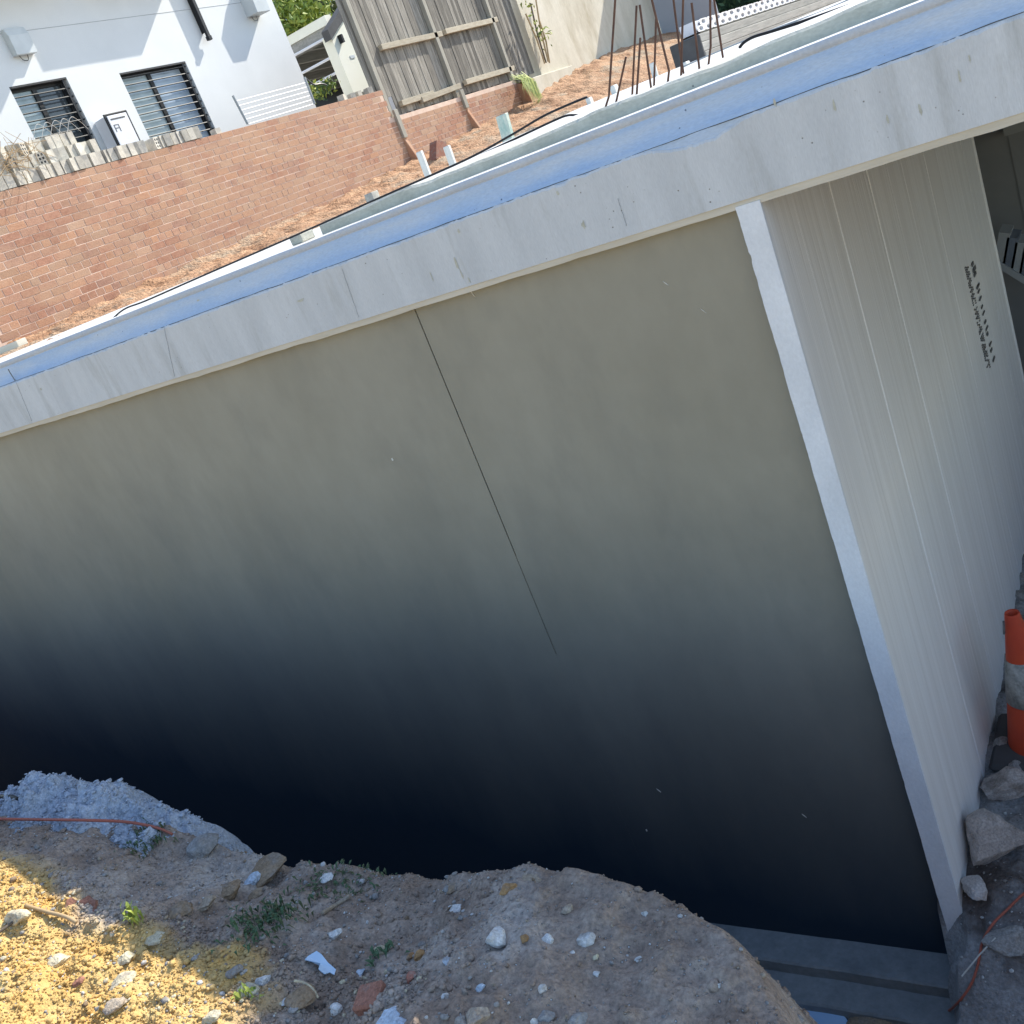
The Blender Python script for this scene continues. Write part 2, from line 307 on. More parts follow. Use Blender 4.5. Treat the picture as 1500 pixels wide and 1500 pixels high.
# soil inside, at the foot of the ribbed wall
def Hin(x, y):
    x = np.asarray(x, float); y = np.asarray(y, float)
    base = np.interp(y, [-1.2, -.55, -.3, -.12, .05, .5, 5], [-3.3, -3.2, -2.98, -2.80, -2.72, -2.72, -2.69])
    nearw = np.clip((-.905-x+.03*vnoise(x*9, y*14, 0, 77))/.09, 0, 1)*np.clip((.02-y)/.06, 0, 1)*.30
    return base-nearw+.028*fbm(x*4, y*4, 0, 3, 71)+.012*fbm(x*18, y*18, 0, 3, 73)
IX, IY = np.meshgrid(np.concatenate([np.arange(-.985, -.3, .012), np.arange(-.3, 3.6, .08)]), np.concatenate([np.arange(-1.2, 1.8, .014), np.arange(1.8, 5, .05)]))
M['inner_soil'] = mat('grey_rubble_soil', (.24, .235, .23), (.36, .355, .35), 7, bump=1, bscale=60, bdist=.012, fine=.25, c3=(.10, .08, .07), c3scale=2.0, c3pos=(.5, .62), spots=(.45, .45, .45), spotscale=45, spotsize=.2)
tag(grid('undercroft_soil', IX, IY, Hin(IX, IY), M['inner_soil']), kind='structure')
def hitin(px, py):
    d = ray(px, py); ts = np.linspace(1.2, 7, 2400); P = CAM+ts[:, None]*d
    k = np.argmax(P[:, 2] < Hin(P[:, 0], P[:, 1])); return P[k]

# soil bank between deck and boundary wall
def Hs(x, y):
    x = np.asarray(x, float); y = np.asarray(y, float)
    zw = np.interp(y, [0, 4.6, 6.9, 9.9, 12, 14.3, 16.6, 18.7, 20.7, 24.3, 34], [-.12, .02, .08, .18, .28, .45, .6, .87, .97, 1.05, 1.0])
    t = np.clip((x+10.5)/np.interp(y, [10, 16, 24, 34], [2.7, 3.3, 3.6, 3.6]), 0, 1); t = t*t*(3-2*t)
    z = zw*(1-t)+(-.12)*t
    foot = np.clip(1-np.abs(x+10.42)/.16, 0, 1)*.06
    return z+foot+.05*fbm(x*1.5, y*1.5, 0, 3, 81)*np.clip((x+10.5)/.5, .2, 1)+.03*fbm(x*7, y*7, 0, 3, 83)
SX, SY = np.meshgrid(np.arange(-10.7, -4.4, .045), np.concatenate([np.arange(1, 26, .055), np.arange(26, 34.2, .3)]))
tag(grid('soil_bank', SX, SY, Hs(SX, SY), M['orange_soil']), kind='structure')

# ------------------------------------------------------------------ the unfinished building
B = thing('unfinished_building', 'unfinished concrete building with pale slab edge over a grey rendered basement wall', 'building', (-3, 1, -3.2))
XL, XR = -7.9, 3.4
# lower slab edge: cast face with ragged upper lip, broken lower in one spot
xx = np.concatenate([np.arange(XL, -5, .1), np.arange(-5, .2, .008), np.arange(.2, XR+.01, .1)])
lip = -.143+.0010*fbm(xx*9, 0, 0, 4, 5)+.0022*vnoise(xx*55, 0, 0, 8)+.0016*vnoise(xx*120, 0, 0, 18)
seg = np.clip(1-np.abs((xx+1.01)/.16), 0, 1); lip = lip-.026*np.sin(np.clip(seg, 0, 1)*math.pi/2)**1.5*(1+.15*vnoise(xx*30, 0, 0, 6))
V = []; Fc = []
for x, l in zip(xx, lip): V += [(x, 0, -.338), (x, 0, l-.006), (x, .004, l), (x, .03, l), (x, .45, -.338)]
for i in range(len(xx)-1):
    a = i*5; c = a+5
    Fc += [(a, c, c+1, a+1), (a+1, c+1, c+2, a+2), (a+2, c+2, c+3, a+3), (a, a+4, c+4, c)]
Fc += [(0, 1, 2, 3, 4), tuple(len(V)-5+k for k in (4, 3, 2, 1, 0))]
tag(obj('lower_slab_edge', V, Fc, M['fascia'], B), 'pale grey concrete slab edge with scratches and pinholes')
# joints scored in the lower face
for px, py, q in ((500, 392, (526, 466)), (22, 556, (47, 618)), (240, 478, (256, 553)), (905, 290, (918, 332))):
    a = onY(px, py, -.0015); c = onY(q[0], q[1], -.0015)
    MB().tube([a+(c-a)*t+np.array((.0012*vnoise(t*9, px), 0, 0)) for t in np.linspace(.02, .98, 14)], .00055, 4).build('joint', M['footing'], B)
# scrapes and smears on the lower face
def smear(x, y, lx, lz, name='scrape', m='kerb'):
    c = onY(x, y, -.0012); n = 12; v = [c+np.array((0, 0, 0))]
    pts = []
    for k in range(n):
        t = 2*math.pi*k/n; rr = 1+.5*rng.normal()*.5; pts.append(c+np.array((lx*rr*math.cos(t)+.3*lz*math.sin(t)*0, 0, lz*rr*math.sin(t))))
    obj(name, [c]+pts, [(0, 1+(k+1) % n, 1+k) for k in range(n)], M[m], B)
for x, y, a, b in ((668, 385, .004, .022), (676, 402, .003, .018), (687, 410, .003, .01), (632, 405, .002, .016), (440, 440, .016, .004), (1135, 150, .003, .012), (1222, 155, .003, .013), (1348, 160, .003, .012), (1405, 110, .002, .018), (1300, 175, .003, .010), (1420, 85, .002, .01), (672, 339, .005, .006), (817, 283, .005, .006), (855, 330, .006, .012), (290, 440, .009, .003), (60, 570, .006, .006)):
    smear(x, y, a, b)
# upper slab edge: coved foot, blue sky light put into the concrete colour
prof = [(.052, -.046), (.048, -.050), (.048, -.066), (.051, -.0675), (.051, -.069), (.048, -.0705), (.047, -.088), (.042, -.104), (.033, -.119), (.021, -.132), (.006, -.1415), (.006, -.30)]
xu = np.arange(XL, XR+.01, .02); V = []; Fc = []; npf = len(prof)
for x in xu:
    for y, z in prof: V.append((x, y+.0012*float(vnoise(x*14, z*30, 0, 12)), z+.001*float(vnoise(x*5, 0, 0, 2))))
for i in range(len(xu)-1):
    for k in range(npf-1): a = i*npf+k; Fc.append((a, a+1, a+npf+1, a+npf))
mi_ = [0 if (f % (npf-1)) < 5 else 1 for f in range(len(Fc))]
tag(obj('upper_slab_edge', V, Fc, [M['band_top'], M['band']], B, True, mi_), 'sky tinted upper band of the slab edge')
ck = [(x, .0055+.001*float(vnoise(x*20, 1)), -.1405+.0012*float(fbm(x*7, 2, 0, 3, 44))) for x in np.arange(-5, .1, .02)]
MB().tube(ck, [.0007+.0006*abs(float(vnoise(p[0]*6, 5))) for p in ck], 4).build('crack', M['darkgrey'], B)
j = onY(12, 541, .012); MB().tube([j, j+(-.006, .004, -.03), j+(.006, 0, -.06), j+(.002, -.004, -.092)], .003, 5).build('joint', M['footing'], B)
# decks and kerb
d1 = MB(); d1.box(XL, XR, .0522, 14.2, -.30, -.046); d1.build('deck', M['deck'], B)
KX = -2.62
kx = np.arange(KX, XR, .03); V = []; Fc = []
for i, x in enumerate(kx):
    n1 = .006*float(fbm(x*5, 0, 0, 3, 91)); n2 = .004*float(fbm(x*11, 1, 0, 3, 93))
    V += [(x, .35+n2, -.05), (x, .352+n2, -.014+n1), (x, .366+n2, -.006+n1), (x, .45, -.006), (x, .45, -.05)]
for i in range(len(kx)-1):
    for k in range(4): a = i*5+k; Fc.append((a, a+5, a+6, a+1))
Fc.append(tuple(range(5)))
obj('kerb', V, Fc, M['kerb'], B)
kd = obj('topping', [(KX+.03, .4505, -.006), (XR, .4505, -.006), (XR, 2.6, .040), (KX+.03, 2.6, .040), (XR, 7.5, .056), (KX+.03, 7.5, .056)], [(0, 1, 2, 3), (3, 2, 4, 5)], M['deck'], B)
box('kerb_end_block', KX-.16, KX-.10, .34, .42, -.045, -.012, M['kerb'], B, .004)
# ply strip left under the edge
xs2 = np.arange(XL, XR+.01, .05); V = []; Fc = []
for x in xs2:
    q = .0022*float(fbm(x*6, 3, 0, 3, 95)); V += [(x, .004, -.3375), (x, .004, -.357+q), (x, .05, -.357+q), (x, .05, -.3375)]
for i in range(len(xs2)-1):
    for k in range(3): a = i*4+k; Fc.append((a, a+4, a+5, a+1)[::-1])
obj('formwork_strip', V, Fc, M['ply'], B)
# rendered basement wall in two pours with an open joint
WX = -.9673; JX = -2.115
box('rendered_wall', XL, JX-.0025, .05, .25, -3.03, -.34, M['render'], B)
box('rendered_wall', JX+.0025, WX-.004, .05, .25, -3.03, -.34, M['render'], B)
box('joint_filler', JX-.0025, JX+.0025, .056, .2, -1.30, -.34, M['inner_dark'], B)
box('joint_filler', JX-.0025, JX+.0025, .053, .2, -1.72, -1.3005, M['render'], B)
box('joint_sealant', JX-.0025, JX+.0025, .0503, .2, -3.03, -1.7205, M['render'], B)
sk_ = MB()
for _ in range(2):
    x_, z_ = rng.uniform(-4.2, -1.0), rng.uniform(-2.6, -.45); r_ = rng.uniform(.0015, .004); sk_.obox((x_, .0495, z_), (r_, 0, r_*.3), (0, .001, 0), (-r_*.2, 0, r_*rng.uniform(.6, 2.2)))
for x_, y_, l_ in ((692, 430, .022), (965, 1158, .008), (1178, 1195, .008), (975, 415, .008), (1030, 455, .01)):
    p_ = onY(x_, y_, .049); sk_.obox(p_, (.0025, 0, -.004), (0, .001, 0), (.004, 0, -l_/2))
tag(sk_.build('paint_specks', M['peg'], B), kind='stuff')
# footing steps under it
def ledge(name, y0, y1, z0, z1, x1, m, seed):
    X = np.arange(-7.5, x1+.001, .03); V = []; Fc = []
    for x in X:
        e = .004*float(fbm(x*6, seed, 0, 3, seed)); V += [(x, y1, z1+e*.5), (x, y0+e+.006, z1+e*.5), (x, y0+e, z1-.008), (x, y0+e*.6, z0)]
    for i in range(len(X)-1):
        for k in range(3): a = i*4+k; Fc.append((a, a+1, a+5, a+4))
    Fc.append(tuple(len(V)-4+k for k in range(4)))
    return obj(name, V, Fc, M[m], B)
ledge('footing_step', -.085, .06, -3.10, -3.02, -.92, 'footing', 3)
ledge('footing_step', -.205, -.06, -3.30, -3.075, -.92, 'footing', 7)
# ribbed panel wall
RW = tag(bpy.data.objects.new('ribbed_wall', None), 'pale ribbed panel wall standing under the slab'); COL.objects.link(RW); RW.parent = B
RW.location = -Vector(B.location); 
def sub(name, mb, m, bevel=0):
    o = mb.build(name, m); o.parent = RW
    if bevel: bev(o, bevel)
    return o
y = .012; k = 0
widths = [.085, .16, .075, .2, .11, .19, .07, .21, .16, .12, .24, .09, .2, .15, .25, .18, .22, .24, .16, .24, .2]
while y < 3.30 and k < len(widths):
    y2 = min(y+widths[k], 3.30); xa, xb = -.9+rng.uniform(-.0022, .0012), -.9+rng.uniform(-.0022, .0012); ya, yb = y+.0008, y2-.0008
    sub('panel_strip', MB().add([(-.955, ya, -3.1), (xa, ya, -3.1), (xb, yb, -3.1), (-.955, yb, -3.1), (-.955, ya, -.341), (xa, ya, -.341), (xb, yb, -.341), (-.955, yb, -.341)], [(0, 3, 2, 1), (4, 5, 6, 7), (0, 1, 5, 4), (1, 2, 6, 5), (2, 3, 7, 6), (3, 0, 4, 7)]), M['ribbed'])
    if k % 3 == 1: sub('rib', MB().box(-.93, -.8992, y2-.009, y2+.006, -3.1, -.342), M['ribbed'], .003)
    y = y2; k += 1
# end face with a ragged left arris
zz = np.arange(-3.1, -.34, .01); V = []; Fc = []
for z in zz:
    e = .0007*float(fbm(0, z*8, 0, 3, 97))+.0005*float(vnoise(z*70, 1, 0, 98))+(.006 if z > -.8 else .002)*max(0, float(vnoise(z*31, 3, 0, 99))-.45); V += [(WX+e, .02, z), (WX+e+.001, .0, z), (-.9005, 0, z), (-.9005, .0115, z)]
for i in range(len(zz)-1):
    for k in range(3): a = i*4+k; Fc.append((a, a+1, a+5, a+4))
Fc.append(tuple(len(V)-4+k for k in range(4)))
sub('end_face', MB().add(V, Fc), M['endface'])
sub('core', MB().box(WX+.006, -.956, .0205, 3.29, -2.95, -.342), M['inner'])
sub('edge_trim', MB().box(-.957, -.894, 3.3005, 3.325, -2.9, -.342), M['ribbed'], .003)
# print stamped down the ribbed wall
ip = MB()
def ink(x0, y0, wpx, hpx):
    p = onX(x0, y0, -.8955); q = onX(x0+wpx, y0, -.8955); r_ = onX(x0, y0+hpx, -.8955)
    ip.box(-.8982, -.8952, p[1], max(q[1], p[1]+.002), r_[2], p[2])
for t in np.linspace(0, 1, 46):
    bx0, by0 = 1414+32*t, 392+146*t
    for c_ in range(3):
        if rng.random() < .75: ink(bx0+c_*2.1, by0, 1.3, 1.9)
for t, w_, h_ in ((-.04, 3, 7), (.02, 5, 8), (.07, 4, 6), (.2, 5, 5), (.25, 4, 3), (.32, 4, 4), (.40, 3, 4), (.47, 4, 3), (.55, 3, 5), (.62, 4, 4), (.66, 2, 7), (.78, 4, 4), (.83, 3, 6), (.93, 4, 5)): ink(1425+32*t, 392+146*t, w_, h_)
tag(sub('stamped_print', ip, M['ink']), kind='stuff')
# undercroft behind
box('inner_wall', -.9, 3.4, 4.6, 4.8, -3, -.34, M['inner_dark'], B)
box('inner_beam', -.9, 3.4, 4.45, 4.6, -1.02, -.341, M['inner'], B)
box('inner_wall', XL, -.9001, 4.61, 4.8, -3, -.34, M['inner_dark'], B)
# slab soffit is the deck underside; thicken inwards
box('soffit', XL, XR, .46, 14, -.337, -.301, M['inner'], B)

# ------------------------------------------------------------------ boundary brick wall
BW = thing('brick_wall', 'long salmon brick boundary wall with flush pale joints behind the deck', 'wall', (-10.6, 8, 0))
TOPH, TOPL, Y0, Y1, Y2 = 1.53, 1.085, 3.3, 11.92, 16.75
box('mortar', -10.73, -10.5035, Y0, Y1-.02, -.4, TOPH-.004, M['mortar'], BW)
box('mortar', -10.729, -10.504, Y1-.02, Y2, -.4, TOPL-.004, M['mortar'], BW)
def brickmesh(L, m):
    b = MB(); h = .077; b.box(-.06, .0, -L/2, L/2, -h/2, h/2); me = bpy.data.meshes.new('brick'); bm = bmesh.new()
    vs_ = [bm.verts.new(v) for v in b.v]; [bm.faces.new([vs_[i] for i in f]) for f in b.f]
    bmesh.ops.bevel(bm, geom=[e for e in bm.edges if all(abs(v.co.x) < .001 for v in e.verts)], offset=.0018, segments=1, affect='EDGES')
    bm.to_mesh(me); bm.free(); me.materials.append(m); return me
BM = {(L, i): brickmesh(L, BR[i]) for L in (.23, .11) for i in range(5)}
spots = []
for r in range(22):
    zt = TOPH-.086*r-.043; hdr = r % 4 == 3; L = .11 if hdr else .23; st = L+.010
    yy = Y0+(0 if r % 2 else st/2)
    while yy < Y2:
        top = TOPH if yy < Y1-.05 else TOPL
        lowg = float(Hs(-10.45, yy))-.02
        if zt+.04 < top and zt+.04 > lowg and not (abs(yy-Y1) < .1 and False) and yy > 3.9: spots.append((yy, zt, L))
        yy += st
def near(s): return s[0]-0.2*s[1]
spots.sort(key=near)
def bx_(yy): return -10.5+rng.uniform(-.0018, .0016)
for i, (yy, zt, L) in enumerate(spots[:300]):
    o = bpy.data.objects.new('brick', BM[(L, int(rng.choice(5, p=(.3, .28, .2, .12, .1))))]); COL.objects.link(o); o.parent = BW
    o.location = Vector((bx_(yy), yy, zt))-Vector(BW.location); o.rotation_euler = (rng.normal(0, .004), 0, rng.normal(0, .006))
rest = MB()
for yy, zt, L in spots[300:]:
    x = bx_(yy); a = L/2-rng.uniform(0, .003); hh = .038-rng.uniform(0, .002)
    rest.box(x-.05, x, yy-a, yy+a, zt-hh, zt+hh, int(rng.choice(5, p=(.26, .26, .24, .08, .16))))
tag(rest.build('brick_field', BR, BW), kind='stuff')
# raked buttresses
def pier(name, pt, py0, py1, ztop, zb, dep, flat=0):
    b = MB(); x0 = -10.503
    b.add([(x0, py0, zb), (x0+dep, py0, zb), (x0+(flat or .02), py0, ztop), (x0, py0, ztop), (x0, py1, zb), (x0+dep, py1, zb), (x0+(flat or .02), py1, ztop), (x0, py1, ztop)],
          [(0, 1, 2, 3), (7, 6, 5, 4), (1, 5, 6, 2), (3, 2, 6, 7), (0, 4, 5, 1)])
    b.build(name, BR[2], BW, bevel=.008)
pier('buttress', 0, 11.98, 12.06, .74, .05, .24); pier('buttress', 0, 14.12, 14.2, .84, .2, .24); pier('buttress', 0, 16.2, 16.62, 1.0, .3, .22, .17)

# loose grey bricks stood along the wall top
def greybrick_mesh(holes):
    b = MB(); w_, h_, d_ = .048, .074, .10
    b.box(-d_, d_, -w_, w_, -h_, h_)
    if holes:
        for hy in (-.024, .016):
            for hz in (-.042, 0, .042): b.box(d_-.02, d_+.0006, hy-.008, hy+.014, hz-.012, hz+.012, 1)
    me = bpy.data.meshes.new('grey_brick'); me.from_pydata(b.v, [], b.f); me.materials.append(M['greybrick']); me.materials.append(M['black'])
    me.polygons.foreach_set('material_index', np.array(b.mi, np.int32)); me.update(); return me
GB = greybrick_mesh(False), greybrick_mesh(True)
rows = []
yy = 4.72
while yy < 7.75:
    if not (6.9 < yy < 6.95): rows.append((0, yy))
    yy += rng.choice([.099, .101, .104, .112])
yy = 4.75
while yy < 6.15: rows.append((1, yy)); yy += rng.choice([.099, .102, .115])
yy = 4.95
while yy < 5.95: rows.append((2, yy)); yy += rng.choice([.1, .11, .15])
ORD = ['first', 'second', 'third', 'fourth', 'fifth', 'sixth', 'seventh', 'eighth', 'ninth', 'tenth', 'eleventh', 'twelfth', 'thirteenth', 'fourteenth', 'fifteenth', 'sixteenth', 'seventeenth', 'eighteenth', 'nineteenth', 'twentieth']
lay = ('bottom row on the brick wall', 'middle row of the wall pile', 'top row of the wall pile')
cnt = [sum(1 for r, _ in rows if r == k) for k in range(3)]; seen = [0, 0, 0]
for r, yy in rows:
    k = seen[r]; seen[r] += 1; h = (r, k) in ((0, 21), (2, 2), (1, 6)); rest_ = cnt[r]-1-k
    pos_ = ORD[k]+' from the left' if k <= rest_ else (ORD[rest_]+' from the right' if rest_ else 'rightmost')
    o = bpy.data.objects.new('grey_brick', GB[int(h)]); COL.objects.link(o)
    o.location = (-10.60-.05*r+rng.uniform(-.02, .02), yy, TOPH+.077+r*.15+.002); o.rotation_euler = (rng.normal(0, .02)*(r == 0)+rng.choice([0, 0, 0, .06])*(r == 2), 0, rng.normal(0, .16))
    tag(o, ('cored' if h else 'plain')+' grey brick, '+pos_.replace('the ', '')+', '+lay[r], 'brick', 'grey bricks stacked on the wall')
for yy, zz_, rz, s, lb in ((8.15, TOPH+.04, .2, .55, 'lone pale grey brick lying on the brick wall under the right barred window'), (11.0, TOPH+.045, .5, .6, 'grey block on the brick wall below the clothes line end'), (11.25, TOPH+.045, -.2, .5, 'white chip of block next to the clothes line post'), (12.02-.6, TOPH+.05, .1, .5, 'small pale block on the wall below the cream shed'), (11.72, TOPH+.05, .0, .6, 'last pale block on the wall before the timber fence')):
    o = bpy.data.objects.new('grey_block', GB[0]); COL.objects.link(o); o.location = (-10.6, yy, zz_-.045+.074*s+.001); o.rotation_euler = (0, 0, rz+1.4); o.scale = (s*.9, 1.1, s); tag(o, lb, 'block', 'loose blocks on the wall')
# dry twigs caught on the pile
tw = thing('twig_tangle', 'tangle of dry brown twigs on the grey brick pile at the picture edge', 'twigs', (-10.5, 4.9, 1.75))
for k in range(46):
    c0 = np.array((-10.46+rng.normal(0, .05), 4.95+rng.normal(0, .17), 1.80+rng.normal(0, .07))); d = rng.normal(0, 1, 3)*(.5, 1, .55); d /= np.linalg.norm(d); l = rng.uniform(.08, .28)
    MB().tube([c0-d*l, c0+rng.normal(0, .02, 3), c0+d*l+rng.normal(0, .03, 3)], .0028, 4).build('twig', M['dry'], tw)
for k in range(5):
    c0 = np.array((-10.45, 5.3+.12*k, 1.95)); MB().tube(spline([c0, c0+(.05, .1, .14), c0+(.02, .22, .08), c0+(0, .3, -.02)], 5), .003, 4).build('wire', M['peg'], tw)

# ------------------------------------------------------------------ timber paling fence on the low brick wall
FE = thing('timber_fence', 'weathered grey brown timber paling fence above the low brick wall', 'fence', (-10.6, 14, 1))
yy = 11.85
while yy < 17.3:
    wd = rng.uniform(.085, .105); zb = TOPL+.012 if yy > 12.3 else 1.40; zb = zb+rng.uniform(-.0, .02)
    box('paling', -10.66+rng.uniform(-.006, .006), -10.64+rng.uniform(-.004, .006), yy, yy+wd-rng.uniform(.003, .012), zb, rng.uniform(3.25, 3.33), M['paling'], FE); yy += wd
for (a, b_, z0, z1, px_) in ((11.98, 12.07, .72, 3.4, 0), (14.10, 14.2, .86, 3.4, 0), (16.22, 16.31, 1.0, 3.4, 0)):
    box('post', -10.632, -10.545 if False else -10.55, a, b_, z0, z1, M['postw'], FE, .004)
    if True: box('post_foot', -10.499, -10.45, a-.005, b_+.005, z0-.0, TOPL+.1, M['postw'], FE, .004)
def rail(p0, p1, hh=.045, x=-10.59):
    A = onX(*p0, x); C_ = onX(*p1, x); d = (C_-A)/2; MB().obox((A+C_)/2, d, (.04, 0, 0), (0, 0, hh)).build('rail', M['rail'], FE, bevel=.004)
rail((557, 70), (646, 50)); rail((651, 47), (727, 29)); rail((587, 152), (634, 137)); rail((617, 147), (673, 126), x=-10.57); rail((681, 121), (752, 100))

# stained rendered wall beyond the fence and a return coloured grey for its shade
SW = thing('rendered_outbuilding', 'stained cream rendered wall with shaded grey return beyond the timber fence', 'building', (-11, 20, 0))
box('wall', -10.8, -10.52, 17.35, 24.2, -.2, 4.5, M['cream_wall'], SW)
box('return_wall', -10.519, -9.05, 24.201, 24.4, -.2, 4.5, M['shade_grey'], SW)
box('plinth', -10.75, -10.42, 16.78, 18.6, .3, 1.02, M['cream_wall'], SW, .01)
# vine and canes in the gap
vi = thing('climbing_vine', 'thin climbing vine with small green leaves at the end of the timber fence', 'vine', (-10.45, 17.4, 1))
cane = [(777, 5, 800, 92), (785, 0, 803, 90), (790, 30, 805, 92), (770, 20, 798, 93)]
for k, (x0, y0, x1, y1) in enumerate(cane):
    A = onX(x0, y0, -10.42); C_ = onX(x1, y1, -10.40); MB().tube([A, (A+C_)/2+rng.normal(0, .03, 3), C_], .018, 6).build('stem', M['dry'] if k else M['bark'], vi)
def leaves(name, centres, n, rad, size, ms, parent, seed=0, flat=.6):
    r_ = np.random.default_rng(seed); b = MB()
    for _ in range(n):
        c = np.array(centres[r_.integers(len(centres))])+r_.normal(0, 1, 3)*rad
        d = r_.normal(0, 1, 3); d /= np.linalg.norm(d); e = np.cross(d, r_.normal(0, 1, 3)); e /= np.linalg.norm(e)+1e-6
        s = size*r_.uniform(.5, 1.3); nrm = np.cross(d, e)*s*.15
        b.add([c-d*s, c-d*s*.2+e*s*.42+nrm, c+d*s, c-d*s*.2-e*s*.42+nrm], [(0, 1, 2), (0, 2, 3)], int(r_.integers(len(ms))))
    return b.build(name, list(ms), parent)
leaves('foliage', [onX(x, y, -10.35) for x, y in ((784, 38), (792, 50), (800, 62), (803, 52), (770, 4), (778, 12))], 60, (.05, .07, .09), .055, (M['leafy'], M['leaf']), vi, 3)
gr = thing('grass_clump', 'trailing yellow green grass clump at the last buttress of the brick wall', 'grass', onX(775, 120, -10.2))
b = MB()
for k in range(150):
    A = onX(762+rng.normal(0, 6), 116+rng.normal(0, 3), -10.25)+rng.normal(0, .03, 3); t = rng.uniform(.4, 1.2)
    E_ = onX(762+30*t+rng.normal(0, 5), 118+34*t+rng.normal(0, 3), -9.95); Md = (A+E_)/2+(.05, 0, .18*t)
    sd = np.array((0, .012, 0)); b.add([A-sd, A+sd, Md+sd*.8, Md-sd*.8, E_], [(0, 1, 2, 3), (3, 2, 4)], int(rng.integers(2)))
b.build('blades', [M['leafy'], M['leaf']], gr)

# ------------------------------------------------------------------ white house
HX = -12.5
HO = thing('white_house', 'white painted house with two barred windows behind the brick wall', 'house', (-14, 9, 0))
wins = [(6.89, 7.83, 1.75, 3.03), (8.75, 10.10, 1.75, 2.955)]
wm = MB(); ylo, yhi, zlo, zhi = 3.0, 12.65, -.5, 5.2; prev = ylo
for (a, c_, z0, z1) in wins:
    wm.box(HX-.3, HX, prev, a, zlo, zhi); wm.box(HX-.3, HX, a, c_, zlo, z0); wm.box(HX-.3, HX, a, c_, z1, zhi); prev = c_
wm.box(HX-.3, HX, prev, yhi, zlo, zhi); wm.box(HX-6, HX-.3, yhi-.3, yhi, zlo, zhi)
wm.build('wall', M['white_wall'], HO)
box('backing', HX-.9, HX-.85, 6, 11, 1, 4, M['darkgrey'], HO)
for wi, (a, c_, z0, z1) in enumerate(wins):
    wroot = tag(bpy.data.objects.new('window', None), ('window with one dark pane and black security bars', 'wider window with pale blinds and black security bars')[wi]); COL.objects.link(wroot); wroot.parent = HO; wroot.location = -Vector(HO.location)
    def wsub(nm, mb, m):
        o = mb.build(nm, m); o.parent = wroot; return o
    fx = HX-.11; t = .06
    f_ = MB(); f_.box(fx-.05, fx, a, a+t, z0, z1); f_.box(fx-.05, fx, c_-t, c_, z0, z1); f_.box(fx-.05, fx, a+t, c_-t, z1-t, z1); f_.box(fx-.05, fx, a+t, c_-t, z0, z0+t)
    mid = a+(c_-a)*.46; f_.box(fx-.051, fx+.006, mid-.035, mid+.035, z0+t, z1-t); wsub('frame', f_, M['black'])
    wsub('pane', MB().box(fx-.03, fx-.024, a+t, mid-.035, z0+t, z1-t), M['glass_pale'])
    wsub('pane', MB().box(fx-.031, fx-.025, mid+.035, c_-t, z0+t, z1-t), M['glass_blue'] if wi else M['glass_dark'])
    g_ = HX-.03
    for zb in np.arange(z0+.06, z1-.04, .108): wsub('security_bar', MB().tube([(g_, a+.004, zb), (g_, c_-.004, zb)], .0105, 6), M['bar'])
    wsub('grille_upright', MB().box(g_-.012, g_+.012, c_-.075, c_-.045, z0+.01, z1-.01), M['black'])
    wsub('reveal_lining', MB().box(HX-.06, HX-.003, a+.002, c_-.002, z1-.022, z1-.003), M['darkgrey'])
# hoods above, out of frame, that shade the wall
box('unseen_shade_hood', HX, HX+.40, 8.70, 10.51, 4.13, 4.7, M['white_wall'], HO, .01)
box('unseen_shade_hood', HX, HX+.62, 3.2, 8.43, 4.26, 4.9, M['white_wall'], HO, .01)
a = onX(46, 45, HX); MB().tube([(HX+.001, 6.9, 3.685), (HX+.001, 12.4, 3.685)], .0035, 4).build('control_joint', M['greymetal'], HO)
# downpipe
dp = thing('downpipe', 'black square downpipe ending halfway down the white house wall', 'pipe', (HX+.06, 10.7, 3.2))
box('pipe', HX+.075, HX+.12, 10.68, 10.745, 3.19, 5.0, M['black'], dp, .004); box('shoe', HX+.06, HX+.13, 10.675, 10.75, 3.17, 3.235, M['black'], dp, .004); box('bracket', HX, HX+.074, 10.70, 10.725, 3.3, 5.0, M['black'], dp)
# wedge wall lamps
def lamp(y0, y1, z0, z1, e, label):
    t = thing('wall_lamp', label, 'lamp', (HX, (y0+y1)/2, z0), 'lamps on the white house')
    b = MB(); x = HX+.001
    b.add([(x, y0, z0), (x+e*.95, y0, z0-.01), (x+e, y0, z1-.10), (x+e*.55, y0, z1), (x, y0, z1), (x, y1, z0), (x+e*.95, y1, z0-.01), (x+e, y1, z1-.10), (x+e*.55, y1, z1), (x, y1, z1)],
          [(0, 1, 2, 3, 4), (9, 8, 7, 6, 5), (0, 5, 6, 1), (1, 6, 7, 2), (2, 7, 8, 3), (3, 8, 9, 4)])
    b.build('housing', M['lamp'], t, bevel=.006)
    MB().tube(spline([(x+.03, y0+.08, z0), (x+.03, y0+.11, z0-.06), (x+.03, y0+.18, z0-.07), (x+.03, y0+.21, z0)], 5), .005, 5).build('cord', M['black'], t)
lamp(7.17, 7.50, 3.38, 3.72, .11, 'grey wedge wall lamp with a looped cord above the left barred window')
lamp(11.87, 12.2, 3.44, 3.95, .27, 'grey wedge wall lamp near the corner of the white house, cut by the top edge')
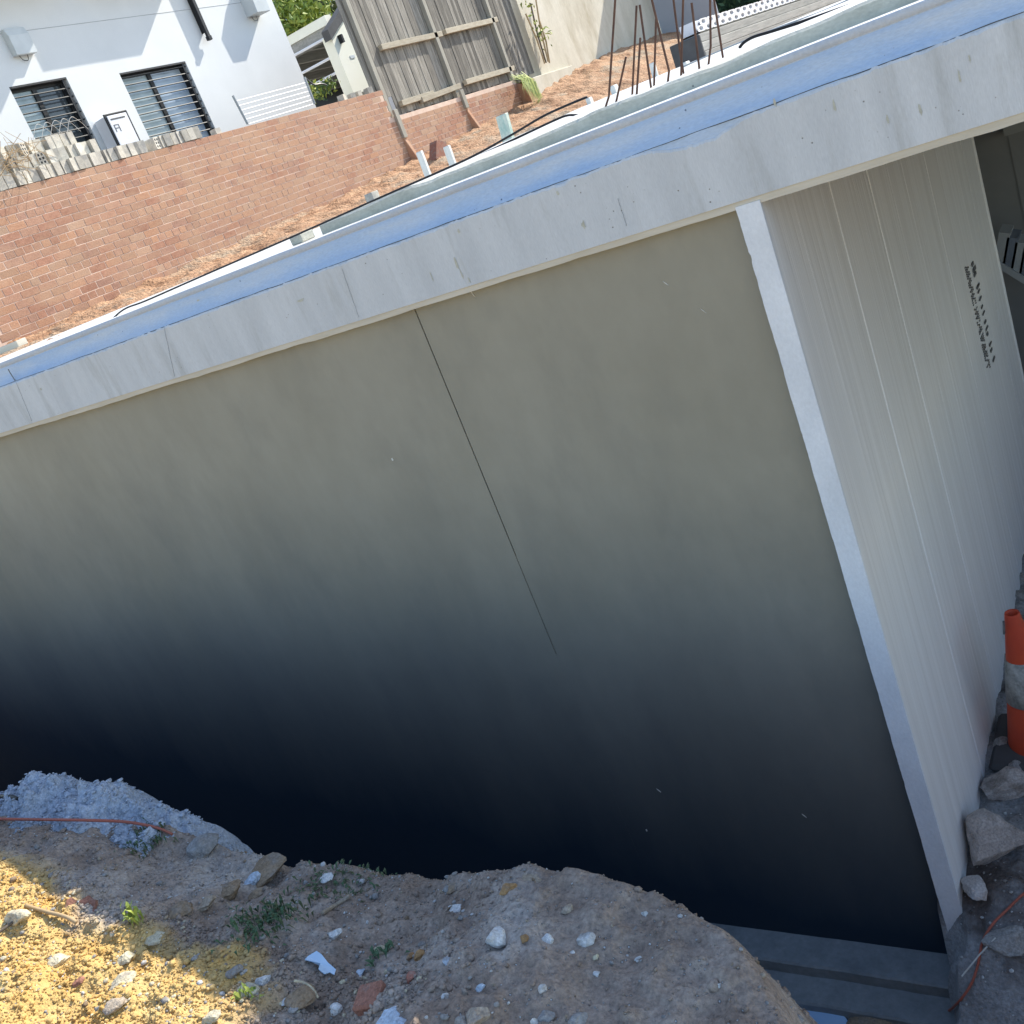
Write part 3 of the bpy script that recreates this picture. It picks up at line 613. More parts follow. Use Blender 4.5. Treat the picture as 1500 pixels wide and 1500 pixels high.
# battery unit on the wall
def unit():
    X = -12.22; A = onX(153, 170, X); Bq = onX(184, 161, X); C_ = onX(206, 205, X)
    y0, y1, z1 = A[1], Bq[1], (A[2]+Bq[2])/2; z0 = z1-.62
    t = thing('battery_unit', 'white wall box with rounded black rim and small dark logo between the barred windows', 'unit', (X, (y0+y1)/2, z0))
    o = box('body', HX+.002, X-.02, y0+.01, y1-.01, z0+.01, z1-.01, M['whitepl'], t, .012)
    o = box('rim', X-.0195, X, y0-.014, y1+.014, z0-.01, z1+.014, M['black'], t); bev(o, .045, 4) if False else bev(o, .008, 2)
    o = box('front_panel', X+.0005, X+.014, y0+.022, y1-.022, z0+.025, z1-.022, M['whitepl'], t, .01)
    m_ = MB(); yc = y0+.11; zc = z1-.20; xp = X+.0145; q = lambda a, b_, c0, d0: m_.box(xp, xp+.003, yc+a, yc+b_, zc+c0, zc+d0)
    q(-.045, -.033, -.05, .05); q(.033, .045, -.05, .05); q(-.033, .033, .04, .05); q(-.033, .033, -.005, .006); m_.build('logo', M['ink'], t)
    m_ = MB(); m_.box(xp, xp+.003, y0+.06, y1-.08, z1-.085, z1-.065)
    for k in range(8): m_.box(xp, xp+.003, y0+.10+.026*k, y0+.10+.026*k+rng.uniform(.012, .022), z0+.13, z0+.145)
    for k in range(5): m_.box(xp, xp+.003, y0+.10+.03*k, y0+.10+.03*k+rng.uniform(.012, .024), z0+.10, z0+.111)
    tag(m_.build('print', M['ink'], t), kind='stuff')
unit()
# fold-down clothes line
cl = thing('clothes_line', 'fold down clothes line with white cords behind the brick wall', 'clothes line', (-11.6, 11, 1.5))
P = [onX(341, 140, -11.5), onX(363, 182, -11.5), onX(446, 113, -11.5), onX(461, 152, -11.5)]
MB().tube([P[0], P[1]], .02, 6).build('post', M['greymetal'], cl); MB().tube([P[2], P[3]], .02, 6).build('post', M['greymetal'], cl)
for t in np.linspace(.2, 1, 6): MB().tube([P[0]+(P[1]-P[0])*t, P[2]+(P[3]-P[2])*t], .007, 5).build('cord', M['whitepl'], cl)
MB().tube(spline([P[2], P[2]+(0.02, .12, -.14), P[2]+(0.03, .3, -.16), P[2]+(.03, .42, -.2)], 5), .013, 6).build('bracket', M['black'], cl)

# shed with gable, carport, tree
SH = thing('cream_shed', 'cream gabled shed with dark barge board behind the brick wall', 'shed', (-15, 17, 0))
b = MB(); X = -14.0
def prism(mb, poly, x0, x1):
    n = len(poly); v = [(x0, *p) for p in poly]+[(x1, *p) for p in poly]
    mb.add(v, [tuple(range(n))[::-1], tuple(range(n, 2*n))]+[(i, (i+1) % n, n+(i+1) % n, n+i) for i in range(n)]); return mb
prism(b, [(15.8, 0), (16.62, 0), (16.62, 3.13), (17.4, 3.13), (17.4, 4.05), (15.8, 3.30)], X-.25, X).build('wall', M['cream'], SH)
box('door_recess', X-.6, X-.2, 16.621, 17.6, 0, 3.13, M['shade_grey'], SH)
prism(MB(), [(15.70, 3.20), (15.70, 3.40), (17.4, 4.28), (17.4, 4.08)], X-.12, X+.07).build('barge_board', M['darkgrey'], SH)
box('meter_tag', X, X+.012, 16.15, 16.3, 2.78, 2.84, M['lamp'], SH)
box('bracket', X, X+.1, 16.0, 16.06, 3.1, 3.26, M['black'], SH)
CP = thing('carport', 'carport with cream beam and thin white rails between house and shed', 'carport', (-17, 16, 0))
def xbar(p0, p1, Yp, r, m, nm):
    A = onY(*p0, Yp); C_ = onY(*p1, Yp); MB().obox((A+C_)/2, (C_-A)/2, (0, r, 0), (0, 0, r)).build(nm, m, CP)
Yp = 16.3
A = onY(420, 68, Yp); C_ = onY(483, 28, Yp); zc = (A[2]+C_[2])/2
box('beam', min(A[0], C_[0])-2, -14.26, Yp-.1, Yp+.1, zc-.06, zc+.12, M['cream'], CP)
box('beam_lining', min(A[0], C_[0])-2, -14.26, Yp-.06, Yp+.1, zc-.30, zc-.061, M['sleeper'], CP)
for p0, p1 in (((430, 86), (482, 52)), ((444, 111), (495, 77)), ((462, 126), (504, 100))):
    q = (onY(*p0, Yp)[2]+onY(*p1, Yp)[2])/2; MB().tube([(-22, Yp-.1, q), (-14.2, Yp-.1, q)], .03, 6).build('rail', M['whitepl'], CP)
box('roof', -22, -14.3, Yp+.11, 24, zc-.05, zc+.05, M['black'], CP); box('back_wall', -22, -14.3, 23.8, 24, 0, zc-.06, M['black'], CP)
for k in range(7): box('rafter', -21.5+1.05*k, -21.38+1.05*k, Yp+.12, 23.7, zc-.3, zc-.055, M['sleeper'], CP)
def tree(nm, label, base, th, cs, n, rad, size, ms, seed, group):
    t = thing(nm, label, 'tree', base, group)
    MB().tube([base, np.array(base)+(0, .1, th*.5), np.array(base)+(.1, 0, th)], [.12, .09, .05], 7).build('trunk', M['bark'], t)
    for c in cs[::2]: MB().tube([np.array(base)+(0, 0, th*.6), c], [.05, .015], 5).build('limb', M['bark'], t)
    leaves('crown', cs, n, rad, size, ms, t, seed)
cs = [onX(x, y, -24) for x, y in ((415, 25), (425, 45), (432, 15), (440, 35), (448, 50), (420, 60), (438, 58), (455, 40))]
tree('leafy_tree', 'bright yellow green tree behind the carport beside the white house', (-24, 27, -1), 5, cs, 2600, (.5, .5, .42), .14, (M['leafy'], M['leaf'], M['leafy']), 5, 'trees behind the carport')
cs = [onX(x, y, -28) for x, y in ((465, 5), (475, 25), (485, 10), (495, 0), (460, 25), (450, 3), (500, 15), (440, -5), (420, -8), (470, 45), (405, 0), (480, -15))]
tree('leafy_tree', 'dull olive tree behind the carport above the shed gutter', (-28, 34, -1), 5, cs, 3200, (.7, .7, .55), .15, (M['leafd'], M['leafd'], M['leaf']), 6, 'trees behind the carport')
bs = thing('garden_bush', 'small green bush behind the brick wall under the carport', 'bush', (-13.5, 13.6, 0)); MB().tube([(-13.5, 14.6, 0), (-13.5, 14.6, 2.0)], .03, 5).build('stem', M['bark'], bs)
leaves('foliage', [onX(x, y, -13.3) for x, y in ((455, 132), (465, 130), (475, 127), (482, 124), (470, 138), (458, 142))], 420, (.07, .08, .06), .05, (M['leaf'], M['leafy'], M['weed']), bs, 8)
bf = thing('side_fence', 'dark paling side fence under the carport behind the brick wall', 'fence', (-13, 14, 0))
for k in range(14): box('paling', -12.9-.1*k, -12.81-.1*k, 15.2, 15.22, .5, 2.0, M['paling'], bf)
rf = thing('far_roof', 'dark far roof edge peeking past the corner of the white house', 'roof', (-30, 28, 3)); A = onX(402, 8, -30); box('gutter', -31, -29.9, A[1]-1, A[1]+.6, A[2]-.35, A[2]-.1, M['darkgrey'], rf); box('tiles', -31, -29.95, A[1]-1.2, A[1]+.5, A[2]-.05, A[2]+.5, M['darkgrey'], rf)

# ------------------------------------------------------------------ plank stack and hedge on the far right
ST = thing('sleeper_stack', 'stack of long grey sleepers lying beyond the starter bars', 'stack', (-6, 15, 0))
for i, (z0, z1, x1, y0) in enumerate(((-.1, .06, -5.92, 14.0), (.065, .20, -5.95, 14.06), (.205, .34, -5.96, 14.0), (.345, .47, -5.99, 14.1))):
    for k in range(2): box('sleeper', x1-.28*(k+1)+.006, x1-.28*k, y0+rng.uniform(0, .2)*k, 24, z0, z1, M['sleeper'], ST, .008)
box('end_shade_sheet', -6.44, -5.93, 13.93, 13.985, -.1, .46, M['darkgrey'], ST, .01)  # dark sheet added to paint the shade on the stack end
PP = thing('perforated_plank', 'white perforated plank with two rows of round holes on the sleeper stack', 'plank', (-6.2, 14.3, .48))
# plank with two rows of round holes: face built as strips of octagon cells
def perfor(X, y0, n, cw, zb, ch):
    b = MB(); bk = MB(); RY, RZ = cw*.27, ch*.36
    for r in range(2):
        for i in range(n):
            yc = y0+(i+.5)*cw+(cw*.5 if r else 0); zc = zb+(r+.5)*ch; N = 12
            ang = [2*math.pi*k/N for k in range(N)]
            sq = [(max(-1, min(1, math.cos(a)*1.5)), max(-1, min(1, math.sin(a)*1.5))) for a in ang]
            o_ = [(X, yc+s[0]*cw/2, zc+s[1]*ch/2) for s in sq]; i_ = [(X, yc+RY*math.cos(a), zc+RZ*math.sin(a)) for a in ang]; d_ = [(X-.05, p[1], p[2]) for p in i_]
            b.add(o_+i_+d_, [(k, (k+1) % N, N+(k+1) % N, N+k) for k in range(N)]+[(N+k, N+(k+1) % N, 2*N+(k+1) % N, 2*N+k) for k in range(N)])
            bk.add(d_, [tuple(range(N))])
    b.build('face', M['whitepl'], PP); bk.build('hole_bottoms', M['greymetal'], PP)
    box('web', X-.30, X-.06, y0+.05, y0+n*cw, zb+.003, zb+2*ch-.003, M['whitepl'], PP)
perfor(-6.02, 14.2, 24, .36, .50, .09)
box('dark_packer', -6.34, -6.03, 14.3, 24, .4705, .5, M['black'], ST)
hd = thing('dark_hedge', 'dark green hedge beyond the plank stack', 'hedge', (-9, 30, 0))
hb = MB(); hb.box(-12, -3, 29.6, 31, -.5, 5); hb.build('dense_core', M['hedge'], hd)
leaves('foliage', [(x, 29.5, z) for x in np.linspace(-11.5, -4, 18) for z in np.linspace(0, 4.2, 10)], 5200, (.3, .1, .3), .12, (M['hedge'], M['hedge'], M['weed']), hd, 9)

# ------------------------------------------------------------------ starter bars, cables, pegs on the deck
bars = [([(885, 156), (892, 141), (902, -12)], 'tall bent-footed rusty starter bar, leftmost of the cluster'), ([(901, 149), (917, 83)], 'short rusty starter bar leaning right beside the leftmost tall one'), ([(925, 138), (932.5, 8)], 'upright rusty starter bar, first of a close pair'), ([(931, 136), (938, 55)], 'half height rusty starter bar behind the close pair'),
        ([(952.5, 126), (937, 7)], 'rusty starter bar leaning left, crossing the pale peg'), ([(957, 125), (961, 27)], 'medium upright rusty starter bar right of the leaning one'), ([(976, 116), (980, 104), (952, -12)], 'rusty starter bar kinked at its foot and leaning left'), ([(996, 108), (1001, -12)], 'reddish starter bar crossing another in front of the grey wall'),
        ([(1000.5, 106), (996, 75), (985, -12)], 'rusty starter bar bent midway, crossing the reddish one'), ([(1023, 97.5), (1013, 4)], 'lone grey rusty starter bar in front of the dark stack end'), ([(1036, 92), (1041, 67), (1040, -12)], 'starter bar with a pale mortared foot before the white plank'), ([(1058, 82), (1044, -12)], 'rightmost rusty starter bar, leaning left over the white plank')]
for i, (pp, lb) in enumerate(bars):
    Yb = .62+.10*(i % 3); pts = [onY(x, y, Yb) for x, y in pp]
    zb = float(np.interp(Yb, [.45, 2.6], [-.006, .04])); pts[0][2] = min(pts[0][2], zb-.005)
    rr = MB(); rr.tube(pts, .0036, 7)
    o = rr.build('starter_bar', M['rust']); tag(o, lb, 'steel bar', 'starter bars on the slab')
def cable(name, pp, Yc, r, m, label, cat='cable', lift=0):
    pts = spline([onY(x, y, Yc)+(0, 0, lift) for x, y in pp], 7); return tag(MB().tube(pts, r, 7).build(name, m, smooth=True), label, cat)
cable('black_cable', [(166, 466), (176, 457), (188, 450), (215, 440), (290, 407), (430, 346), (560, 288), (680, 235), (745, 200), (800, 168), (860, 142)], .30, .0036, M['cable'], 'black cable running along the deck edge in front of the brick wall')
cable('black_cable', [(700, 229), (770, 196), (815, 175), (832, 169), (850, 168), (870, 160)], 1.2, .0045, M['cable'], 'thin black cable curling on the white kerb left of the starter bars')
cable('black_cable', [(1083, 70), (1090, 62), (1104, 54), (1130, 46), (1180, 30), (1260, 2), (1330, -25)], 1.2, .0055, M['cable'], 'grey black cable looping over the kerb right of the starter bars')
cable('thin_wire', [(1000, 98), (1060, 72), (1130, 44), (1200, 18), (1260, -8)], 1.9, .003, M['greymetal'], 'thin grey wire stretched beside the looping cable', 'wire')
def peg(p0, p1, w_, d_, Yc, m, label, nm='timber_peg'):
    A = onY(*p0, Yc); C_ = onY(*p1, Yc); C_ = C_+(0, 0, -.05); ax = (C_-A)/2
    b = MB(); b.obox((A+C_)/2, (w_/2, 0, 0), (0, d_/2, 0), ax); o = b.build(nm, m, bevel=.004); tag(o, label, 'peg', 'pegs along the deck')
peg((614, 222), (629, 262), .045, .03, 3.2, M['peg'], 'white timber peg before the first raked buttress')
peg((654, 214), (664, 243), .05, .03, 3.6, M['peg'], 'short grey white peg beside the terracotta shard')
peg((735, 168), (746, 212), .075, .04, 3.2, M['peg_green'], 'green stained timber peg standing in the orange soil')
peg((543, 282), (549, 298), .07, .08, 3.2, M['greybrick'], 'squat grey block peg on the deck edge')
peg((955, 92), (961, 116), .03, .02, 2.6, M['peg'], 'pale peg between the leaning starter bars')
peg((898, 125), (905, 140), .03, .05, 2.6, M['peg'], 'small pale stub between the two leftmost starter bars')
peg((862, 143), (866, 152), .025, .04, 2.6, M['peg'], 'tiny pale stub at the end of the orange soil')
peg((1003, 91), (1004, 104), .03, .05, 2.0, M['peg'], 'short white stub at the foot of the crossed starter bars')
# terracotta shard on soil, board at far left
A = onX(637, 217, -9.9); b = MB(); prism(b, [(A[1]-.22, float(Hs(-9.9, A[1]))-.05), (A[1]+.26, float(Hs(-9.9, A[1]))-.05), (A[1]+.2, A[2]+.04), (A[1]-.02, A[2]+.10)], -9.95, -9.8); tag(b.build('pot_shard', STONE['terra']), 'terracotta shard leaning in the soil behind a short peg', 'shard')
A = onY(0, 516, 1.6); Cc = onY(30, 500, 1.6); b = MB(); b.obox((A+Cc)/2-np.array((.1, 0, 0)), (.26, 0, .0), (0, .04, 0), (0, 0, .022)); tag(b.build('timber_offcut', M['ply'], bevel=.003), 'yellow timber offcut on the deck at the left picture edge', 'offcut')

# ------------------------------------------------------------------ things on the mound
def rockmesh(sx, sy, sz, seed, cuts=9, sub=3, rough=.11):
    r_ = np.random.default_rng(seed); bm = bmesh.new(); bmesh.ops.create_icosphere(bm, subdivisions=sub, radius=1)
    P = np.array([v.co for v in bm.verts]); Fq = [[v.index for v in f.verts] for f in bm.faces]; bm.free()
    for _ in range(cuts):
        n = r_.normal(0, 1, 3); n /= np.linalg.norm(n); d = r_.uniform(.55, .85); t = P@n; P = P-np.clip(t-d, 0, None)[:, None]*n
    P = P*(1+rough*fbm(P[:, 0]*2.5+seed, P[:, 1]*2.5, P[:, 2]*2.5, 3, seed))[:, None]
    P *= (sx, sy, sz); return P, Fq
def rock(px, py, wpx, hpx, m, label, seed, name='stone', cat='stone', surf=hit, flat=None, group='stones on the mound', bury=.68, rz=None, sub=3):
    p = surf(px, py+hpx*.25); dist = np.dot(p-CAM, FW); sx = wpx/F*dist/2; sz = (flat if flat else hpx/F*dist/2*.85); sy = sx*random.uniform(.7, 1.0)
    P, Fq = rockmesh(sx, sy, sz, seed, sub=sub); a = YAW*-1+(random.uniform(-.5, .5) if rz is None else rz)
    c, s = math.cos(a), math.sin(a); P = np.stack([P[:, 0]*c-P[:, 1]*s, P[:, 0]*s+P[:, 1]*c, P[:, 2]], 1)
    o = obj(name, P, Fq, m, None, False); o.location = (p[0], p[1], p[2]+sz*(1-bury*1.2)); return tag(o, label, cat, group)
S = STONE
stones = [(730, 1370, 46, 36, 'white', 'flat white stone with a grey dint, largest white stone mid mound'), (858, 1372, 32, 22, 'white', 'round white stone right of the other white stones on the mound'), (803, 1372, 24, 17, 'white', 'small angular white stone between two bigger white ones'),
 (490, 1366, 26, 17, 'white', 'pale oval stone above the blue plastic scrap'), (338, 1298, 50, 30, 'brown', 'big brown stone near the mound crest'), (378, 1306, 36, 16, 'brown', 'low brown stone beside the big brown stone'), (268, 1328, 46, 26, 'brown', 'flat brown stone lying left of the weeds'), (300, 1322, 40, 14, 'tan', 'long narrow tan stone tilted beside the flat brown stone'),
 (575, 1492, 66, 30, 'blue', 'big pale blue rock at the bottom picture edge'), (448, 1454, 58, 34, 'brown', 'mottled ochre brown rock below the blue plastic scrap'), (603, 1429, 22, 18, 'red', 'small bright red brick chip on the mound'), (387, 1434, 28, 20, 'white', 'white speckled stone at the edge of the sunlit clay'), (364, 1449, 40, 28, 'cream', 'cream rock half in the sunlight'),
 (432, 1473, 20, 15, 'grey', 'small round grey stone under the mottled rock'), (417, 1467, 20, 12, 'white', 'flat pale stone left of the small grey stone'), (492, 1475, 22, 18, 'white', 'pale chipped stone beside the brick half'), (700, 1483, 42, 34, 'tan', 'rough tan rock at the bottom edge right of the blue rock'), (678, 1494, 26, 24, 'grey', 'grey stone against the rough tan rock'),
 (831, 1329, 20, 14, 'tan', 'round beige stone on the upper mound'), (744, 1299, 30, 14, 'ochre', 'orange stone near the mound crest'), (796, 1446, 16, 20, 'white', 'upright pale oval pebble low on the mound'), (769, 1372, 18, 14, 'ochre', 'yellowish stone between the white stones'), (556, 1391, 24, 18, 'cream', 'olive cream stone beside weeds mid mound'), (616, 1397, 22, 18, 'ochre', 'ochre stone, right one of a touching pair'), (602, 1399, 16, 14, 'ochre', 'ochre stone, left one of a touching pair'),
 (654, 1406, 16, 12, 'blue', 'blue grey pebble right of the ochre pair'), (528, 1423, 18, 14, 'blue', 'pale blue lump right of the plastic scrap'), (705, 1445, 16, 16, 'blue', 'powdery blue lump low on the mound'), (345, 1420, 28, 20, 'grey', 'grey broken chunk beside the sunlit edge'), (372, 1286, 30, 17, 'blue', 'pale blue white lump by the big brown stone'), (480, 1284, 22, 13, 'white', 'whitish stone on the crest dip'),
 (385, 1272, 84, 24, 'brown', 'long flat brown rock on the mound crest'), (300, 1234, 50, 34, 'grey', 'dark boulder on the crest beside the cement heap'), (662, 1297, 28, 10, 'brown', 'brown stone sitting on the crest'), (778, 1284, 50, 8, 'tan', 'flat pale rock topping the mound crest'), (665, 1330, 34, 12, 'white', 'pale streaked stone below the crest'), (945, 1337, 12, 11, 'white', 'small white pebble on the right shoulder of the mound'),
 (838, 1395, 10, 8, 'white', 'white chip under the right white stone'), (873, 1400, 12, 14, 'cream', 'small tilted cream chip below the white stones'), (935, 1403, 12, 10, 'white', 'white pebble below the right shoulder'), (875, 1425, 14, 12, 'white', 'paired white pebble low on the right of the mound'), (1052, 1443, 12, 12, 'white', 'white chip on the steep right flank'), (800, 1487, 34, 26, 'grey', 'cracked grey rock at the bottom edge mid mound'), (845, 1490, 40, 28, 'grey', 'second cracked grey rock at the bottom edge'), (785, 1495, 14, 22, 'white', 'white spike of stone at the bottom edge'),
 (115, 1437, 22, 12, 'terra', 'brown stone lying on the sunlit clay'), (180, 1437, 44, 14, 'cream', 'flat yellow slab on the sunlit clay'), (310, 1488, 32, 16, 'cream', 'pale stone in the sunlit clay at the bottom edge'), (170, 1468, 40, 16, 'tan', 'tan stone in the sunlit clay'), (185, 1330 + 70, 30, 18, 'cream', 'cream clod at the upper edge of the sunlit clay'), (30, 1340, 44, 30, 'cream', 'lumpy yellow clod at the left edge of the sunlit clay'), (85, 1405, 40, 20, 'cream', 'yellow clod bulging from the sunlit clay'), (228, 1372, 34, 16, 'cream', 'pale yellow clod beside the small sunlit plant')]
for i, (x, y, a, b_, m_, lb) in enumerate(stones): rock(x, y, a, b_, S[m_], lb, 100+i, bury=.4 if a > 40 and 1330 < y < 1480 else .62)
# half brick with frog, terracotta shard, plastic scrap
def placed(px, py): p = hit(px, py); return p, np.dot(p-CAM, FW)/F
p, s = placed(545, 1466); b = MB(); b.obox((0, 0, 0), (s*22, s*6, s*4), (-s*6, s*20, s*3), (0, -s*3, s*14)); o = b.build('broken_brick', S['terra'], bevel=.006); o.location = p+(0, 0, s*3); tag(o, 'reddish broken brick half sunk in the mound', 'brick')
p, s = placed(120, 1330); b = MB(); n = 7
V = []; 
for k in range(n):
    t = k/(n-1)*1.7-.85; V += [(s*30*math.sin(t), s*14*(math.cos(t)-.8)-s*4, -s*10), (s*30*math.sin(t), s*14*(math.cos(t)-.8)+s*4, s*(9+4*math.sin(k*2)))]
b.add(V, [(2*k, 2*k+2, 2*k+3, 2*k+1) for k in range(n-1)]); o = b.build('pipe_shard', S['terra']); so_ = o.modifiers.new('thick', 'SOLIDIFY'); so_.thickness = s*5; o.location = p+(0, 0, s*4); o.rotation_euler = (-.5, .25, .5); tag(o, 'curved terracotta pipe shard below the cement heap', 'shard')
p, s = placed(474, 1419); pts2 = [(-20, 18), (-6, 20), (2, 12), (10, 0), (20, -10), (18, -18), (12, -14), (6, -18), (-2, -10), (-4, 4), (-14, 10), (-24, 12)]
V = []
for k, (a, c) in enumerate(pts2): V.append((a*s, 0, c*s))
b = MB(); right = np.array((_r[0], _r[1], 0)); fwd = np.array((-_r[1], _r[0], 0))
V3 = []
for (a, c) in pts2:
    q = p+right*a*s+fwd*c*s*1.25; q[2] = float(H(q[0], q[1]))+.008+.006*rng.random(); V3.append(q)
cc = np.mean(V3, 0)+(0, 0, .002); b.add([cc]+V3, [(0, 1+k, 1+(k+1) % len(V3)) for k in range(len(V3))]); o = b.build('plastic_scrap', M['plastic_scrap'], smooth=False); md = o.modifiers.new('thick', 'SOLIDIFY'); md.thickness = .002; tag(o, 'torn pale blue plastic scrap lying on the mound', 'scrap')

# cement slurry heap on the crest, left
cz = np.array([(-4.6, -1.50), (-3.9, -1.465), (-3.62, -1.382), (-3.47, -1.366), (-3.42, -1.40), (-3.33, -1.405), (-3.15, -1.385), (-3.05, -1.445), (-2.95, -1.485), (-2.88, -1.49), (-2.82, -1.545), (-2.77, -1.68), (-2.7, -1.95)])
hx, hy = np.meshgrid(np.arange(-4.7, -2.76, .0085), np.arange(-1.62, -.98, .0085))
zc_ = np.interp(hx, cz[:, 0], cz[:, 1]); dY = hy+1.15
hz = zc_-np.where(dY < 0, .34*np.abs(dY)**1.15, 6*np.abs(dY)**1.8)
hz = hz+.020*fbm(hx*13, hy*13, 0, 3, 201)+.026*np.clip(fbm(hx*30, hy*30, 0, 2, 207), -.1, 1)+.012*fbm(hx*62, hy*62, 0, 2, 211)-.016
tag(grid('cement_heap', hx, hy, hz, M['slurry']), 'lumpy blue grey heap of dumped cement on the mound crest', 'heap')
def Hh(x, y): return max(float(H(x, y)), 0 if False else float(H(x, y)))
# hoses and wires on the heap
def ground_tube(name, pp, r, m, label, cat, lift=.006, n=6):
    pts = []
    for x, y in pp:
        d = ray(x, y); ts = np.linspace(1.5, 7, 1600); Q = CAM+ts[:, None]*d
        hh = H(Q[:, 0], Q[:, 1]); dYq = Q[:, 1]+1.15
        hp = np.interp(Q[:, 0], cz[:, 0], cz[:, 1])-np.where(dYq < 0, .34*np.abs(dYq)**1.15, 6*np.abs(dYq)**1.8)
        hh = np.maximum(hh, np.where((Q[:, 0] < -2.62) & (Q[:, 1] > -1.62), hp, -9)); k = np.argmax(Q[:, 2] < hh); pts.append(Q[k]+(0, 0, lift))
    return tag(MB().tube(spline(pts, 6), r, n).build(name, m, smooth=True), label, cat)
ground_tube('red_hose', [(-60, 1203), (0, 1205), (60, 1206), (120, 1207), (180, 1209), (215, 1214), (238, 1220), (256, 1228)], .0048, M['redcable'], 'thin red hose lying across the grey cement heap', 'hose', .016)
ground_tube('black_hose', [(-60, 1170), (0, 1171), (18, 1171), (30, 1175)], .007, M['cable'], 'black hose end sticking in from the left on the cement heap', 'hose', .014)
ground_tube('twig', [(40, 1331), (70, 1340), (100, 1348), (115, 1356)], .006, M['dry'], 'straight brown twig at the upper edge of the sunlit clay', 'twig', .012)
ground_tube('twig', [(0, 1372), (22, 1356), (45, 1340)], .004, M['bark'], 'dark twig at the left picture edge on sunlit clay', 'twig', .012)
ground_tube('twig', [(474, 1341), (492, 1330), (514, 1316)], .0055, S['tan'], 'pale stick lying below the crest dip', 'twig', .008)
ground_tube('straw', [(440, 1453), (455, 1456), (468, 1466), (475, 1478)], .003, S['cream'], 'curved pale straw over the mottled brown rock', 'straw', .035)
# weeds
def weed(px, py, spread, n, size, m, label, tall=.03):
    p = hit(px, py); t = thing('weed', label, 'weed', p, 'weeds on the mound'); b = MB()
    for _ in range(n):
        a = rng.uniform(0, 6.28); q = p+np.array((rng.normal(0, spread), rng.normal(0, spread), 0)); q[2] = float(H(q[0], q[1])); tip = q+np.array((math.cos(a)*size, math.sin(a)*size, rng.uniform(.2, 1.1)*tall)); sd = np.array((-math.sin(a), math.cos(a), 0))*size*.22; md_ = (q+tip)/2+(0, 0, tall*.35)
        b.add([q, md_+sd, tip, md_-sd], [(0, 1, 2, 3)], int(rng.integers(len(m))))
    b.build('leaves', m, t)
weed(405, 1345, .045, 130, .019, [M['weed'], M['leafd']], 'dark green weed patch in the middle of the mound', .03)
weed(375, 1368, .035, 80, .018, [M['weed'], M['weed']], 'dark green weed low beside the middle patch', .03)
weed(218, 1236, .035, 160, .014, [M['leafd'], M['weed']], 'mossy green tuft below the end of the red hose', .025)
weed(520, 1283, .06, 120, .016, [M['leafd'], M['weed']], 'dull green moss on the crest dip', .014)
weed(470, 1300, .04, 70, .016, [M['leafd'], M['weed']], 'thin green moss below the crest dip', .014)
weed(560, 1402, .02, 26, .02, [M['weed']], 'tiny weed under the olive cream stone', .02)
weed(203, 1352, .012, 22, .022, [M['leafy']], 'small yellow sunlit seedling at the shadow edge', .06)
weed(365, 1462, .012, 16, .02, [M['leafy'], M['leaf']], 'seedling in front of the half sunlit cream rock', .03)
weed(810, 1262, .03, 16, .012, [M['leafd']], 'sparse grass blades on the mound crest', .03)

# rubble: uncountable small stones, crumbs and clods
def rubble(name, n, seed, smin, smax, xr, yr, ms, probs, surf, kind='stuff', power=2.6):
    r_ = np.random.default_rng(seed)
    base, bf_ = rockmesh(1, 1, .8, seed, cuts=5, sub=1); bases = [rockmesh(1, 1, .8, seed+k, cuts=6, sub=1)[0] for k in range(6)]; bf_ = np.array(bf_); nv = len(base)
    x = r_.uniform(*xr, n); y = r_.uniform(*yr, n); s = smin*(1-r_.random(n)*(1-(smin/smax)**power))**(-1/power)
    z = surf(x, y); V = np.zeros((n, nv, 3)); a = r_.uniform(0, 6.28, n)
    for i in range(n):
        P = bases[i % 6]*(s[i]*r_.uniform(.7, 1.2), s[i]*r_.uniform(.6, 1), s[i]*r_.uniform(.5, .9)); c, q = math.cos(a[i]), math.sin(a[i])
        V[i, :, 0] = P[:, 0]*c-P[:, 1]*q+x[i]; V[i, :, 1] = P[:, 0]*q+P[:, 1]*c+y[i]; V[i, :, 2] = P[:, 2]+z[i]+s[i]*.25
    Fq = (bf_[None]+(np.arange(n)*nv)[:, None, None]).reshape(-1, 3); mi = np.repeat(r_.choice(len(ms), n, p=probs), len(bf_))
    me = bpy.data.meshes.new(name); me.vertices.add(n*nv); me.vertices.foreach_set('co', V.ravel()); me.loops.add(Fq.size); me.loops.foreach_set('vertex_index', Fq.ravel().astype(np.int32)); me.polygons.add(len(Fq)); me.polygons.foreach_set('loop_start', np.arange(0, Fq.size, 3, dtype=np.int32))
    for q in ms: me.materials.append(q)
    me.polygons.foreach_set('material_index', mi.astype(np.int32)); me.update(); return link(name, me)
Ms = [M['soil'], S['grey'], S['white'], S['tan'], S['brown']]
tag(rubble('rubble', 21000, 11, .0026, .018, (-4.4, -.68), (-2.2, -1.0), Ms, (.60, .16, .07, .11, .06), lambda x, y: H(x, y)-.012*np.clip((x+1.5)/.4, 0, 1)*(np.sin(x*917.3+y*531.7) < .5)), 'loose stones and crumbs strewn over the mound', 'rubble', kind='stuff')
tag(rubble('clay_crumbs', 22000, 13, .0032, .013, (-3.7, -1.5), (-2.2, -1.5), [M['soil'], S['cream']], (.94, .06), lambda x, y: H(x, y)), 'yellow clay crumbs on the near left of the mound', 'clay', kind='stuff')
tag(rubble('gravel', 2600, 17, .003, .013, (-.93, -.3), (-.9, 1.9), [M['inner_soil'], S['grey'], S['white']], (.6, .28, .12), lambda x, y: Hin(x, y)), 'grey gravel on the floor beside the ribbed wall', 'gravel', kind='stuff')

